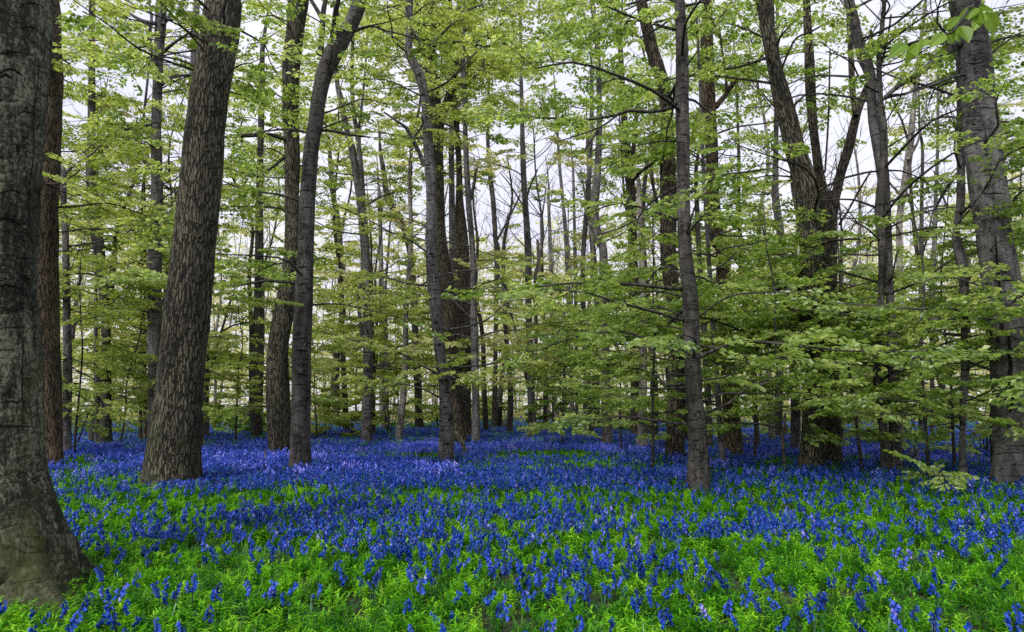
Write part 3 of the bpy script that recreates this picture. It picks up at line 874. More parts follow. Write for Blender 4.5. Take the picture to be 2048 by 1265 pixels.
def build_tree(t, idx):
    global LEAF_TOTAL
    rs = np.random.default_rng(1000 + idx)
    rows = np.array([[float(v) for v in r.split()] for r in t['path'].split(';')])
    yb = t['base'] or rows[0, 0]
    xb = (rows[0, 1] + rows[0, 2]) / 2
    Y, _ = foot(xb, yb, 0.06 if t['base'] else 0.2)
    pts, rad = [], []
    wob = rs.uniform(0, 6.28)
    for y, a, b in rows:
        yy = Y + 0.012 * Y * math.sin(y / 170.0 + wob)
        p, dep = at((a + b) / 2, y, yy)
        pts.append(p)
        rad.append((b - a) / 2 * dep / F_PX)
    pts, rad = np.array(pts), np.array(rad)
    # down into the soil, up past what the photograph shows
    gz = float(hground(pts[0, 0], pts[0, 1]))
    low = pts[0] + (pts[0] - pts[1]) / max(1e-3, abs(pts[0, 2] - pts[1, 2])) * max(0.05, pts[0, 2] - gz + 0.12)
    root_p = low.copy()
    root_p[2] = gz - (0.1 if idx else 0.6)
    pts = np.concatenate([[root_p], pts])
    rad = np.concatenate([[rad[0] * 1.06], rad])
    topdir = pts[-1] - pts[-2]
    topdir /= np.linalg.norm(topdir)
    if t['top']:
        more = 3.0 if rows[-1, 0] < 10 else 3.5
        q = pts[-1]
        r = rad[-1]
        for k in range(4):
            topdir = topdir * 0.8 + np.array((rs.normal(0, .07), rs.normal(0, .07), 0.22))
            topdir /= np.linalg.norm(topdir)
            q = q + topdir * more / 4
            r *= 0.72
            pts = np.concatenate([pts, [q]])
            rad = np.concatenate([rad, [max(r, 0.012)]])
    origin = np.array((root_p[0], root_p[1], gz))
    root = obj(t['name'], None)
    root.empty_display_size = 0.3
    root.location = origin
    tag(root, t['label'], t['cat'])
    # trunk
    wpx = (rows[0, 2] - rows[0, 1])
    k = int(np.clip(wpx * 0.9, 8, 56)) if idx else 190
    length = np.linalg.norm(np.diff(pts, axis=0), axis=1).sum()
    step = np.clip(2.4 * Y / F_PX * 2, 0.05, 0.35)
    P, R, u = resample(pts, rad, int(np.clip(length / step, 16, 150)) if idx else 420)
    ph = rs.uniform(0, 6.28, 8)
    fl = t['flare']
    lobes = rs.integers(4, 7)

    def lump(th, s, r):
        f = 1 + 0.035 * np.sin(2 * th + 1.1 * s + ph[0]) + 0.025 * np.sin(3 * th - 0.7 * s + ph[1]) + 0.016 * np.sin(5 * th + 2.3 * s + ph[2])
        f = f + 0.012 * np.sin(7 * th + 4.1 * s + ph[3]) + 0.010 * np.sin(s / np.maximum(r, .04) * 2.1 + 2 * np.sin(th + ph[6]) + ph[4])
        if idx == 0:
            a, b = th * 0.42 + 0 * s, s + 0 * th
            rel = vnoise(a * 26, b * 5.0, 3) * 0.5 + vnoise(a * 60, b * 17, 4) * 0.35 + vnoise(a * 9, b * 1.2, 6) * 0.8
            wr = np.abs(vnoise(a * 2.2 + 5, b * 4.2 + 0.8 * vnoise(a * 5, b * 1.0, 7), 8) - 0.5)
            f = f + 0.036 * (rel - 0.8) - 0.05 * np.exp(-(wr / 0.035) ** 2)
        if fl:
            e = np.exp(-s / (0.10 + 0.75 * rad[0])) if idx else 1.7 * np.exp(-np.abs(s - 0.5) / 0.17)
            f = f + fl * e * (0.16 + 0.20 * np.maximum(0, np.sin(lobes * th + ph[5])) ** 1.5)
        return f
    V, Q, Tt, rest = tube(P, R, k, lump)
    g = Geo()
    g.add(V, Q, Tt, rest + np.array((0, 0, idx * 7.3)) * 0 + np.array((idx * 1.7 % 5, idx * 2.3 % 7, 0)))
    surf = (V, Q)
    bm = M[t['bark']]
    trunk_o = obj('trunk', g.mesh('trunk', bm, True, origin), root)

    def trunk_at(z):
        i = int(np.argmin(np.abs(P[:, 2] - z)))
        return P[i], R[i]
    # limbs traced from the photograph
    limb_ends = []
    for s in t['limbs']:
        a = np.array([[float(v) for v in r.split()] for r in s.split(';')])
        dd = rs.uniform(-0.5, 0.5)
        lp, lr = [], []
        n = len(a)
        for i, (x, y, w) in enumerate(a):
            p, dep = at(x, y, Y + dd * 1.6 * (i / max(1, n - 1)))
            lp.append(p)
            lr.append(w / 2 * dep / F_PX)
        LP, LR, _ = resample(np.array(lp), np.array(lr), max(6, 4 * n))
        V, Q, Tt, rest = tube(LP, LR, 10 if a[0, 2] > 8 else 6)
        g = Geo()
        g.add(V, Q, Tt, rest)
        obj('limb', g.mesh('limb', bm, True, origin), root)
        limb_ends.append((LP, LR))
    # branches with leaf sprays
    ls = float(np.clip(0.070 + 0.0030 * Y, 0.095, 0.22))
    cr = Crown(ls, Y < 12.5, 1.0)
    want = t['fol'] * (5000 if t['leaf'] != 'leaf_lime' else 9800)
    ztop = min(P[-1, 2] - 0.5, at(1024, -25, Y)[0][2])
    zlow = t['low']
    sc = 1.0 + 0.012 * Y
    small = Geo()
    tries = 0

    def dress(BP, r0, first=0.3):
        L = np.linalg.norm(np.diff(BP, axis=0), axis=1).sum()
        az = math.atan2(BP[-1, 1] - BP[0, 1], BP[-1, 0] - BP[0, 0])
        m = max(2, int(L / 0.42))
        C, _, _ = resample(BP, np.linspace(r0, 0.01, len(BP)), m + 1)
        side = 1
        for i in range(m + 1):
            f = i / m
            if f < first:
                continue
            px, py, dep = project(C[i])
            if rs.random() > float(density(px, py)) ** 1.6 + 0.02:
                continue
            if i == m:
                yaw = az + rs.normal(0, 0.2)
            else:
                yaw = az + side * rs.uniform(0.5, 1.1)
                side = -side
            cr.spray(C[i], yaw, rs.normal(0.0, 0.14), rs.normal(0, 0.22), sc * rs.uniform(0.7, 1.15) * (1 if i == m else 0.8), rs)

    for LP, LR in limb_ends:
        if LR[0] < 0.2 and t['fol'] > 0:
            dress(LP[::3], LR[0], 0.35)
    while cr.count() < want and tries < 400:
        tries += 1
        z = zlow + (ztop - zlow) * rs.random() ** 1.05
        p0, r0 = trunk_at(z)
        az = rs.uniform(0, 2 * math.pi)
        L = rs.uniform(0.35, 1.0) * t['reach'] * (1 + 0.012 * Y)
        tip = p0 + L * np.array((math.cos(az), math.sin(az), rs.uniform(-0.12, 0.38)))
        if tip[1] < 7 or tip[2] < 0.35:
            continue
        px, py, dep = project(tip)
        if px < -200 or px > 2250 or rs.random() > float(density(px, py)) ** 1.6:
            continue
        br = min(0.45 * r0, 0.008 + 0.0085 * L)
        BP = branch_path(p0, tip, rs)
        BR = np.linspace(br, 0.3 * br, len(BP))
        CP_, CR_, _ = resample(BP, BR, 9)
        V, Q, Tt, rest = tube(CP_, CR_, 5 if Y < 20 else 4)
        if Y < 19:
            g = Geo()
            g.add(V, Q, Tt, rest)
            obj('branch', g.mesh('branch', bm, True, origin), root)
        else:
            small.add(V, Q, Tt, rest)
        dress(BP, br)
    if t['fol'] > 0 and Y > 9:
        bare_twigs(small, P, R, rs, 14, 0.5, 1.2 + 0.02 * Y)
    if small.n:
        tag(obj('branches', small.mesh('branches', bm, True, origin), root), kind='stuff')
    if cr.count():
        Pp, D, N, S, Rr = cr.arrays()
        LEAF_TOTAL += len(Pp)
        if t['leaves']:
            px, py, dep = project(Pp)
            inside = (px > 0) & (px < 2048) & (py > 0) & (py < 1265)
            score = np.where(inside, S / dep, 0)
            order = np.argsort(-score)
            sel = order[:t['leaves']]
            singles = [x[sel] for x in (Pp, D, N, S, Rr)]
            rest_i = order[t['leaves']:]
            Pp, D, N, S, Rr = Pp[rest_i], D[rest_i], N[rest_i], S[rest_i], Rr[rest_i]
        V, Fc, rn = leaves_geo(Pp, D, N, S, Rr, cr.fine)
        me = make_mesh('crown', V - origin, [Fc], M[t['leaf']], False, {'rnd': ('FLOAT', rn)})
        crown_o = tag(obj('crown', me, root), kind='stuff')
        if t['leaves']:
            leaf_objects(crown_o, t['leaf'], *singles, origin)
    if cr.tw.n:
        tag(obj('twigs', cr.tw.mesh('twigs', bm, False, origin), root), kind='stuff')
    return dict(root=root, P=P, R=R, Y=Y, origin=origin, surf=surf, trunk=trunk_o)


BUILT = [build_tree(t, i) for i, t in enumerate(TREES)]

# creases, scars and splits in the smooth bark
from mathutils.bvhtree import BVHTree
CAMP = Vector((0, 0, CAM_H))


def on_bark(bvh, x, y):
    d = Vector(ray(x, y)).normalized()
    return bvh.ray_cast(CAMP, d)[:2]


def scars(idx, marks, name='scar'):
    b = BUILT[idx]
    bvh = BVHTree.FromPolygons([tuple(v) for v in b['surf'][0]], [tuple(q) for q in b['surf'][1]])
    rs = np.random.default_rng(idx + 70)
    for mk in marks:
        pts, rad = [], []
        if mk[0] == 'arc':
            _, x, y, hw, sag, th = mk
            seq = [(x + hw * u + rs.normal(0, .3), y + 0.7 * sag * abs(u) ** 1.7 + rs.normal(0, .5), th * (1.05 - abs(u) ** 2)) for u in np.linspace(-1, 1, 9)]
        else:
            seq = mk[1]
        for x, y, w in seq:
            h, nrm = on_bark(bvh, x, y)
            if h is None:
                continue
            pts.append(np.array(h + nrm * 0.001))
            rad.append(max(w * 0.5, 0.5) / 2 * (h - CAMP).length / F_PX)
        if len(pts) < 3:
            continue
        V, Q, Tt, rest = tube(np.array(pts), np.array(rad), 6)
        g = Geo()
        g.add(V, Q, Tt, rest)
        obj(name, g.mesh(name, M['scar'], True, b['origin']), b['trunk'])


scars(0, [('arc', 62, 6, 26, 14, 5), ('arc', 56, 53, 16, 8, 6), ('arc', 28, 104, 48, 16, 4), ('arc', 18, 138, 34, 30, 8), ('arc', 10, 150, 14, 14, 9), ('arc', 52, 224, 18, 9, 5), ('arc', 36, 290, 4, 20, 7),
          ('arc', 22, 381, 36, 22, 5), ('arc', 12, 436, 36, 34, 7), ('arc', 45, 516, 18, 6, 4), ('arc', 12, 570, 44, 26, 7), ('arc', 50, 556, 14, 8, 4), ('arc', 55, 757, 12, 2, 4), ('arc', 18, 803, 20, 6, 5),
          ('arc', 34, 853, 36, 2, 5), ('arc', 30, 655, 30, 3, 3), ('arc', 15, 700, 22, 6, 3)])
scars(0, [('line', [(77 - i * 1.5 + 2 * math.sin(i), 118 + i * 24, 3.5) for i in range(15)]), ('line', [(45 + 1.5 * math.sin(i * 2), 690 + i * 18, 4) for i in range(10)])], 'crack')
scars(5, [('arc', 309, 514, 10, 8, 2.5), ('arc', 311, 552, 8, 12, 4), ('arc', 306, 581, 11, 7, 3), ('arc', 304, 598, 8, 4, 2.5), ('arc', 307, 716, 10, 7, 2.5), ('arc', 310, 732, 8, 3, 2), ('arc', 305, 768, 9, 5, 2.5),
          ('arc', 311, 420, 9, 4, 2.5), ('arc', 313, 245, 8, 6, 4), ('arc', 314, 120, 8, 3, 2.5)])
scars(6, [('arc', 425, 73, 36, 10, 3), ('arc', 405, 212, 30, 4, 2.5), ('arc', 428, 222, 18, 10, 2)])
scars(11, [('arc', 610, 533, 14, 3, 3), ('arc', 608, 567, 12, 2, 4), ('arc', 607, 586, 10, 2, 3), ('arc', 605, 608, 12, 3, 2.5), ('arc', 604, 677, 14, 2, 4), ('arc', 603, 700, 15, 4, 7), ('arc', 603, 729, 14, 2, 3),
           ('arc', 602, 748, 14, 2, 5), ('arc', 601, 768, 13, 2, 3), ('arc', 600, 812, 14, 2, 3), ('arc', 614, 380, 13, 4, 4), ('arc', 616, 415, 13, 3, 3), ('arc', 612, 450, 12, 3, 2.5), ('arc', 635, 205, 11, 6, 2.5), ('arc', 684, 62, 12, 6, 4)])
scars(13, [('arc', 734, y_, 8, 2, w_) for y_, w_ in ((610, 3), (668, 2), (705, 4), (722, 2), (742, 4), (760, 2.5), (775, 4), (792, 2.5), (812, 3), (835, 2), (858, 4), (652, 2))])
scars(16, [('arc', x_, y_, hw_, sg_, w_) for x_, y_, hw_, sg_, w_ in ((862, 508, 5, 2, 7), (866, 530, 5, 2, 5), (870, 580, 5, 2, 6), (873, 645, 6, 2, 6), (880, 690, 5, 2, 5), (886, 760, 8, 2, 4), (893, 785, 9, 3, 5), (899, 840, 4, 1, 9),
                                                                     (880, 842, 3, 1, 10), (895, 888, 5, 2, 6), (884, 880, 5, 2, 4), (890, 815, 5, 2, 5), (858, 400, 5, 2, 5), (855, 330, 5, 2, 5), (850, 260, 5, 2, 4), (846, 190, 6, 3, 6), (838, 150, 6, 3, 5))])
scars(26, [('arc', 1214, y_, 8, 2, w_) for y_, w_ in ((828, 3), (842, 2.5), (856, 3), (868, 3), (790, 2), (700, 2), (600, 2))])
scars(30, [('arc', 1367, 268, 9, 5, 3), ('arc', 1366, 286, 11, 2, 3), ('arc', 1390, 880, 9, 2, 3), ('arc', 1385, 922, 7, -3, 4), ('arc', 1404, 905, 7, 3, 3), ('arc', 1366, 175, 8, 6, 5), ('arc', 1368, 385, 10, 3, 3)])
scars(44, [('arc', 1950, 82, 28, 6, 4), ('arc', 1948, 128, 20, -5, 4), ('arc', 1960, 180, 26, 3, 2), ('arc', 1966, 216, 26, 4, 3), ('arc', 1968, 258, 24, 2, 2), ('arc', 1970, 282, 24, -4, 3), ('arc', 1980, 350, 26, 5, 2), ('arc', 1988, 386, 28, 5, 3),
           ('arc', 1996, 425, 26, -6, 3), ('arc', 2006, 562, 30, -3, 4), ('arc', 2010, 600, 26, 2, 2), ('arc', 2012, 660, 26, 2, 2), ('arc', 2016, 800, 24, 2, 4), ('arc', 2008, 772, 14, 8, 5), ('arc', 1947, 248, 3, 4, 7), ('arc', 2030, 630, 8, 12, 5),
           ('arc', 1996, 672, 2, 22, 4), ('arc', 2025, 905, 22, 2, 3)])
scars(44, [('line', [(1990, 470, 3), (1993, 500, 6), (1994, 530, 8), (1998, 555, 5), (1999, 580, 10), (2001, 600, 7), (2002, 615, 11), (2003, 640, 12), (2005, 660, 9), (2017, 668, 7), (2019, 690, 9), (2020, 720, 11), (2022, 735, 12), (2019, 752, 14), (2020, 768, 12), (2030, 775, 9), (2024, 805, 8), (2020, 825, 4)]),
           ('line', [(1976, 360, 2), (1974, 372, 7), (1970, 380, 3)]), ('line', [(1984, 345, 1.5), (1981, 360, 3), (1980, 372, 2)])], 'split')

# the round knot on the leaning oak
tb = BUILT[6]


def knot_mesh(r):
    g = Geo()
    th = np.linspace(0, 2 * math.pi, 14, endpoint=False)
    prof = [(1.0, -0.3), (1.05, 0.12), (0.85, 0.36), (0.58, 0.40), (0.42, 0.28), (0.30, 0.10)]
    V = np.array([(r * a * math.cos(q), -r * b, r * a * 1.2 * math.sin(q)) for a, b in prof for q in th])
    i = np.arange(len(prof) - 1)[:, None] * 14
    j = np.arange(14)[None]
    Q = np.stack([i + j, i + (j + 1) % 14, i + 14 + (j + 1) % 14, i + 14 + j], 2).reshape(-1, 4)
    n = len(V)
    V = np.concatenate([V, [(0, -r * 0.05, 0)]])
    a = (len(prof) - 1) * 14
    Tt = np.stack([a + j[0], a + (j[0] + 1) % 14, np.full(14, n)], 1)
    g.add(V, Q, Tt, V * 2.0)
    return g.mesh('knot', M['oak_mossy'], True)


for px_, py_, r_ in ((434, 325, 0.075), (421, 487, 0.06)):
    p_, dep_ = at(px_, py_, tb['Y'])
    i_ = int(np.argmin(np.abs(tb['P'][:, 2] - p_[2])))
    c_, rr_ = tb['P'][i_], tb['R'][i_]
    dx_ = float(np.clip((p_[0] - c_[0]) / rr_, -0.85, 0.85))
    kn = obj('knot', knot_mesh(r_), tb['trunk'])
    q_ = c_ + rr_ * np.array((dx_, -math.sqrt(1 - dx_ * dx_), 0)) * 0.97
    kn.location = Vector(q_ - tb['origin'])
    kn.rotation_euler = (0, 0, math.asin(dx_))

# ------------------------------------------------------------------ understorey: saplings, shrubs, filler trees
def simple_tree(name, label, cat, group, x, y, h, r, bark, leaf, n_leaves, ls, zl, reach, rs, lean=0.04, stems=1, px_gate=True):
    global LEAF_TOTAL
    gz = float(hground(x, y))
    origin = np.array((x, y, gz))
    root = obj(name, None)
    root.location = origin
    tag(root, label, cat, group)
    cr = Crown(ls, y < 17, 1.0 if ls < 0.13 else 0.75)
    br = Geo()
    paths = []
    for s in range(stems):
        n = 7
        dirv = np.array((rs.normal(0, lean), rs.normal(0, lean), 1.0))
        if stems > 1:
            a = rs.uniform(0, 6.28)
            dirv = np.array((math.cos(a) * rs.uniform(.1, .5), math.sin(a) * rs.uniform(.1, .5), 1.0))
        hh = h * rs.uniform(0.75, 1.0) if stems > 1 else h
        tt = np.linspace(0, 1, n)[:, None]
        Pk = origin + np.array((0, 0, -0.12)) + dirv * hh * tt + rs.normal(0, 0.018 * hh, (n, 3)) * tt
        Rk = r * (1 - 0.8 * tt[:, 0]) + 0.004
        P, R, u = resample(Pk, Rk, 22)
        V, Q, Tt, rest = tube(P, R, 10 if r > 0.08 else 5)
        g = Geo()
        g.add(V, Q, Tt, rest)
        obj('trunk' if stems == 1 else 'stem', g.mesh('trunk', M[bark], True, origin), root)
        paths.append((P, R))
        if h > 10:
            bare_twigs(br, P, R, rs, 26, 0.45, 2.6)
    tries = 0
    while cr.count() < n_leaves and tries < 300:
        tries += 1
        P, R = paths[rs.integers(len(paths))]
        z = gz + zl + (h - zl) * rs.random()
        i = int(np.argmin(np.abs(P[:, 2] - z)))
        p0, r0 = P[i], R[i]
        az = rs.uniform(0, 6.28)
        L = rs.uniform(0.35, 1.0) * reach * (1 - 0.5 * (z - gz) / h)
        tip = p0 + L * np.array((math.cos(az), math.sin(az), rs.uniform(-0.1, 0.35)))
        if tip[2] < gz + 0.15 or tip[1] < 7:
            continue
        if px_gate:
            px, py, dep = project(tip)
            if rs.random() > float(density(px, py)) ** 1.5:
                continue
        BP = branch_path(p0, tip, rs)
        b0 = min(0.5 * r0 + 0.003, 0.005 + 0.007 * L)
        CPp, CRr, _ = resample(BP, np.linspace(b0, 0.3 * b0, len(BP)), 6)
        V, Q, Tt, rest = tube(CPp, CRr, 4)
        br.add(V, Q, Tt, rest)
        m = max(1, int(L / (0.45 + ls)))
        for q in range(m + 1):
            f = 0.25 + 0.75 * (q / m)
            c = CPp[min(5, int(f * 5.99))]
            cr.spray(c, az + (0 if q == m else (1 if q % 2 else -1) * rs.uniform(.5, 1.1)), rs.normal(0, .15), rs.normal(0, .25), (0.75 + 0.012 * y) * rs.uniform(.7, 1.1), rs)
    if br.n:
        tag(obj('branches', br.mesh('branches', M[bark], True, origin), root), kind='stuff')
    if cr.count():
        Pp, D, N, S, Rr = cr.arrays()
        LEAF_TOTAL += len(Pp)
        V, Fc, rn = leaves_geo(Pp, D, N, S, Rr, cr.fine)
        tag(obj('crown', make_mesh('crown', V - origin, [Fc], M[leaf], False, {'rnd': ('FLOAT', rn)}), root), kind='stuff')
    if cr.tw.n:
        tag(obj('twigs', cr.tw.mesh('twigs', M[bark], False, origin), root), kind='stuff')
    return root


rs0 = np.random.default_rng(55)
SAP = [(165, 21, 7, 'lime sapling filling the gap beside the hooked grey stem'),
       (250, 24, 8, 'layered green sapling beside the many-limbed beech'),
       (480, 27, 6, 'small leafy sapling between leaning oak and smooth brown trunk'),
       (640, 30, 7, 'bright sapling behind the bend-topped dark beech'),
       (800, 30, 6, 'airy sapling behind the coppiced thin stems'),
       (1120, 25, 6, 'low layered sapling beside the V-branched young beech'),
       (1240, 22, 6, 'green sapling between the silver beech and the dead trunk'),
       (1300, 15, 6, 'leafy sapling in front of the burl oak'),
       (1500, 17, 7, 'layered sapling beside the red-brown oak'),
       (1560, 14, 6, 'green sapling beside the deep-furrowed oak'),
       (1710, 15, 7, 'broad leafy sapling in front of the V-forked oak'),
       (1840, 13.5, 6, 'dense low beech sapling beside the elbow-bent beech'),
       (1890, 15.5, 7, 'tall dense sapling behind the elbow-bent beech'),
       (1965, 17, 7, 'green sapling close behind the split-scarred beech'),
       (2090, 15, 8, 'leafy sapling past the split-scarred beech')]
for px_, d_, h_, lab_ in SAP:
    x_ = (px_ - 1024) / F_PX * d_
    near_ = d_ < 18
    simple_tree('beech_sapling', lab_, 'sapling', 'leafy saplings under the tall trees', x_, d_, h_, 0.035, 'beech_dark',
                'leaf_green' if px_ > 1000 else 'leaf_lime', 2200 if px_ > 1400 else 3000, 0.072 + 0.0030 * d_, 0.7, 2.4, rs0)

SHR = [(478, 37, 1.5, 'dark low shrub beside the smooth brown trunk'),
       (655, 34, 2.2, 'bright green shrub under the dark crooked tree'),
       (705, 34, 1.9, 'fresh green shrub beside the pale twisted beech'),
       (780, 36, 5.5, 'coppiced shrub of thin fanning stems'),
       (600, 40, 2.4, 'green shrub behind the bend-topped beech'),
       (540, 42, 2.0, 'low shrub behind the leaf-hung bending oak'),
       (440, 44, 3.0, 'wispy shrub beside the leaning knotted oak'),
       (250, 36, 2.4, 'green bush near the many-limbed beech'),
       (160, 33, 2.2, 'green bush behind the hooked grey stem'),
       (1020, 46, 3.0, 'pale green bush behind the centre sapling stem'),
       (1110, 44, 2.6, 'dark-stemmed bush behind the V-branched beech'),
       (1235, 42, 2.2, 'lush bush behind the silver beech'),
       (1310, 40, 2.2, 'lush bush beside the flaking dead trunk'),
       (1400, 38, 2.4, 'bush behind the near dark beech'),
       (1490, 26, 0.8, 'tiny bright shrub at the foot of the red-brown oak'),
       (1545, 36, 2.6, 'bush on the far bluebell slope'),
       (1710, 32, 2.4, 'bright bush near the V-forked oak'),
       (1760, 28, 2.0, 'low bush behind the S-curved beech'),
       (1830, 24, 1.8, 'low bush behind the twig pile'),
       (1858, 11.5, 0.55, 'small bright shrub low among the bluebells'),
       (1950, 20, 2.0, 'bush behind the split-scarred beech'),
       (880, 48, 2.6, 'bush behind the wavering beech'), (950, 50, 2.4, 'bush behind the slim smooth beech')]
for i_, (px_, d_, h_, lab_) in enumerate(SHR):
    x_ = (px_ - 1024) / F_PX * d_
    simple_tree('shrub', lab_, 'shrub', 'shrubs under the trees', x_, d_, h_, 0.022, 'beech_dark', 'shrub' if i_ in (0, 10) else ('leaf_lime' if i_ in (1, 2, 14) else 'leaf_green'),
                900 if h_ > 1 else 350, (0.07 + 0.0042 * d_) * (1 if h_ > 1 else 0.8), 0.15, min(1.7, h_ * 0.9), rs0, stems=5, px_gate=False)

# slender trees farther back
rs1 = np.random.default_rng(77)
n_fill = 0
FILL = []
while n_fill < 46:
    d_ = rs1.uniform(27, 47)
    px_ = rs1.uniform(-120, 2170)
    x_ = (px_ - 1024) / F_PX * d_
    if any(abs(x_ - a) < 1.1 and abs(d_ - b) < 5 for a, b in FILL):
        continue
    FILL.append((x_, d_))
    n_fill += 1
    h_ = rs1.uniform(13, 20) * (1.0 if d_ < 50 else 1.1)
    bk_ = ['beech', 'beech_dark', 'oak', 'pale'][rs1.integers(4)]
    tone_ = {'beech': 'grey', 'beech_dark': 'dark', 'oak': 'brown', 'pale': 'pale'}[bk_]
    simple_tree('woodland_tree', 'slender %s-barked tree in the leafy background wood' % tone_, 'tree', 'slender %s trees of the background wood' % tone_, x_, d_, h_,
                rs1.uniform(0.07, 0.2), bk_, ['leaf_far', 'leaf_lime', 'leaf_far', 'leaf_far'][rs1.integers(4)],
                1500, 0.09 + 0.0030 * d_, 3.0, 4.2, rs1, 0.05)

# the far wood, one mass of pale leaves, bare twigs and poles
far = Geo()
rs2 = np.random.default_rng(91)
FP, FD, FN, FS, FR = [], [], [], [], []
for c in range(230):
    d_ = rs2.uniform(56, 95)
    px_ = rs2.uniform(-350, 2400)
    x_ = (px_ - 1024) / F_PX * d_
    gz = float(hground(x_, d_))
    ytop = 455 + rs2.uniform(-40, 90) if 640 < px_ < 1950 else 330 + rs2.uniform(-60, 160)
    zt = at(1024, ytop, d_)[0][2]
    lean = rs2.normal(0, 0.04, 2)
    Pk = np.array([(x_ + lean[0] * zt * f + rs2.normal(0, .15), d_ + lean[1] * zt * f, gz - 0.2 + (zt - gz) * f) for f in np.linspace(0, 1, 6)])
    r_ = rs2.uniform(0.05, 0.16)
    V, Q, Tt, rest = tube(Pk, np.linspace(r_, 0.02, 6), 5)
    far.add(V, Q, Tt, rest)
    for b in range(16):
        f = rs2.uniform(0.2, 1)
        p0 = Pk[0] + (Pk[-1] - Pk[0]) * f
        az = rs2.uniform(0, 6.28)
        L = rs2.uniform(0.8, 3.2)
        tip = p0 + L * np.array((math.cos(az), math.sin(az), rs2.uniform(0.2, 1.3)))
        V, Q, Tt, rest = tube(np.array((p0, (p0 + tip) / 2 + rs2.normal(0, .12, 3), tip)), (0.035, 0.025, 0.012), 3)
        far.add(V, Q, Tt, rest)
    m = 620
    f = rs2.random(m) ** 0.8
    a = rs2.uniform(0, 6.28, m)
    # leaves gather in clumps
    cl = rs2.integers(0, 26, m)
    cpos = np.stack([rs2.normal(0, 1.7, 26), rs2.normal(0, 1.7, 26), rs2.uniform(0.3, zt - gz, 26)], 1)
    pp = np.array((x_, d_, gz)) + cpos[cl] + rs2.normal(0, 0.45, (m, 3)) * np.array((1.3, 1.3, 0.5))
    dd = np.stack([np.cos(a), np.sin(a), rs2.uniform(-.5, .2, m)], 1)
    FP.append(pp)
    FD.append(dd)
    FN.append(np.stack([rs2.normal(0, .5, m), rs2.normal(0, .5, m), np.ones(m)], 1))
    FS.append(rs2.uniform(0.22, 0.44, m))
    FR.append(np.clip(rs2.uniform(0.2, 0.6) + rs2.random(m) * 0.4, 0, 1))
for n_, d0_, d1_, z0_, z1_ in ((52000, 62, 98, 0.2, 8.0), (52000, 70, 112, 4.0, 18.0)):
    d_ = rs2.uniform(d0_, d1_, n_)
    x_ = (rs2.uniform(-350, 2400, n_) - 1024) / F_PX * d_
    z_ = z0_ + (z1_ - z0_) * rs2.random(n_)
    ok_ = vnoise(x_ * 0.5 + d_ * 0.2, z_ * 0.7 + d_ * 0.11, 61) > 0.3
    x_, d_, z_ = x_[ok_], d_[ok_], z_[ok_]
    m = len(x_)
    a = rs2.uniform(0, 6.28, m)
    FP.append(np.stack([x_, d_, z_ + hground(x_, d_)], 1))
    FD.append(np.stack([np.cos(a), np.sin(a), rs2.uniform(-.6, .4, m)], 1))
    FN.append(np.stack([rs2.normal(0, .7, m), rs2.normal(0, .7, m), np.ones(m)], 1))
    FS.append(rs2.uniform(0.30, 0.55, m))
    FR.append(np.clip(vnoise(x_ * .3, z_ * .4, 8) * .6 + rs2.random(m) * 0.45, 0, 1))
fl_root = obj('far_woodland', far.mesh('far_woodland', M['pale'], False))
tag(fl_root, 'pale mass of far-off woodland poles and spring leaves', 'woodland', kind='stuff')
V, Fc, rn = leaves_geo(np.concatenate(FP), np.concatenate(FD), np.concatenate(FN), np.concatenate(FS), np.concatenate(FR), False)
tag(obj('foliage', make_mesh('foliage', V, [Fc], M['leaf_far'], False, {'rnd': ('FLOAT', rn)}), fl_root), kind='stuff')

# ------------------------------------------------------------------ bluebells and undergrowth
def blade(g, p, az, L, w, arch, rs, segs=3, rnd=0.5):
    """an arching strap leaf"""
    t = np.linspace(0, 1, segs + 1)
    d = np.array((math.cos(az), math.sin(az), 0))
    s = np.array((-math.sin(az), math.cos(az), 0))
    rise = math.cos(arch)
    C = np.array([p + d * L * (math.sin(arch) * q + 0.25 * q * q * arch) + np.array((0, 0, 1)) * L * (rise * q - 0.45 * arch * q ** 2.2) for q in t])
    ww = w * np.array([0.8, 1.0, 0.75, 0.0][:segs] + [0.0]) if segs == 3 else w * (1 - t ** 2)
    V, n = [], segs
    for i in range(segs):
        V += [C[i] - s * ww[i] / 2, C[i] + s * ww[i] / 2]
    V.append(C[-1])
    Q = [(2 * i, 2 * i + 2, 2 * i + 3, 2 * i + 1) for i in range(segs - 1)]
    Tt = [(2 * segs - 2, 2 * segs, 2 * segs - 1)]
    g.add(np.array(V), np.array(Q) if Q else None, np.array(Tt), None, np.full(len(V), rnd))


def bell(g, p, az, L, rs, k=6, rnd=0.5):
    """a nodding bell with flared tips"""
    d = np.array((math.cos(az) * 0.55, math.sin(az) * 0.55, -1.0))
    d /= np.linalg.norm(d)
    u = np.cross(d, (0, 0, 1.0))
    u /= np.linalg.norm(u)
    w = np.cross(d, u)
    prof = [(0.05, 0.10), (0.30, 0.26), (0.75, 0.27), (1.0, 0.55)] if k > 4 else [(0.0, 0.16), (0.6, 0.30), (1.0, 0.52)]
    th = np.linspace(0, 2 * math.pi, k, endpoint=False)
    V = np.array([p + L * (a * d + b * (math.cos(q) * u + math.sin(q) * w)) for a, b in prof for q in th])
    i = np.arange(len(prof) - 1)[:, None] * k
    j = np.arange(k)[None]
    Q = np.stack([i + j, i + (j + 1) % k, i + k + (j + 1) % k, i + k + j], 2).reshape(-1, 4)
    g.add(V, Q, None, None, np.full(len(V), rnd))


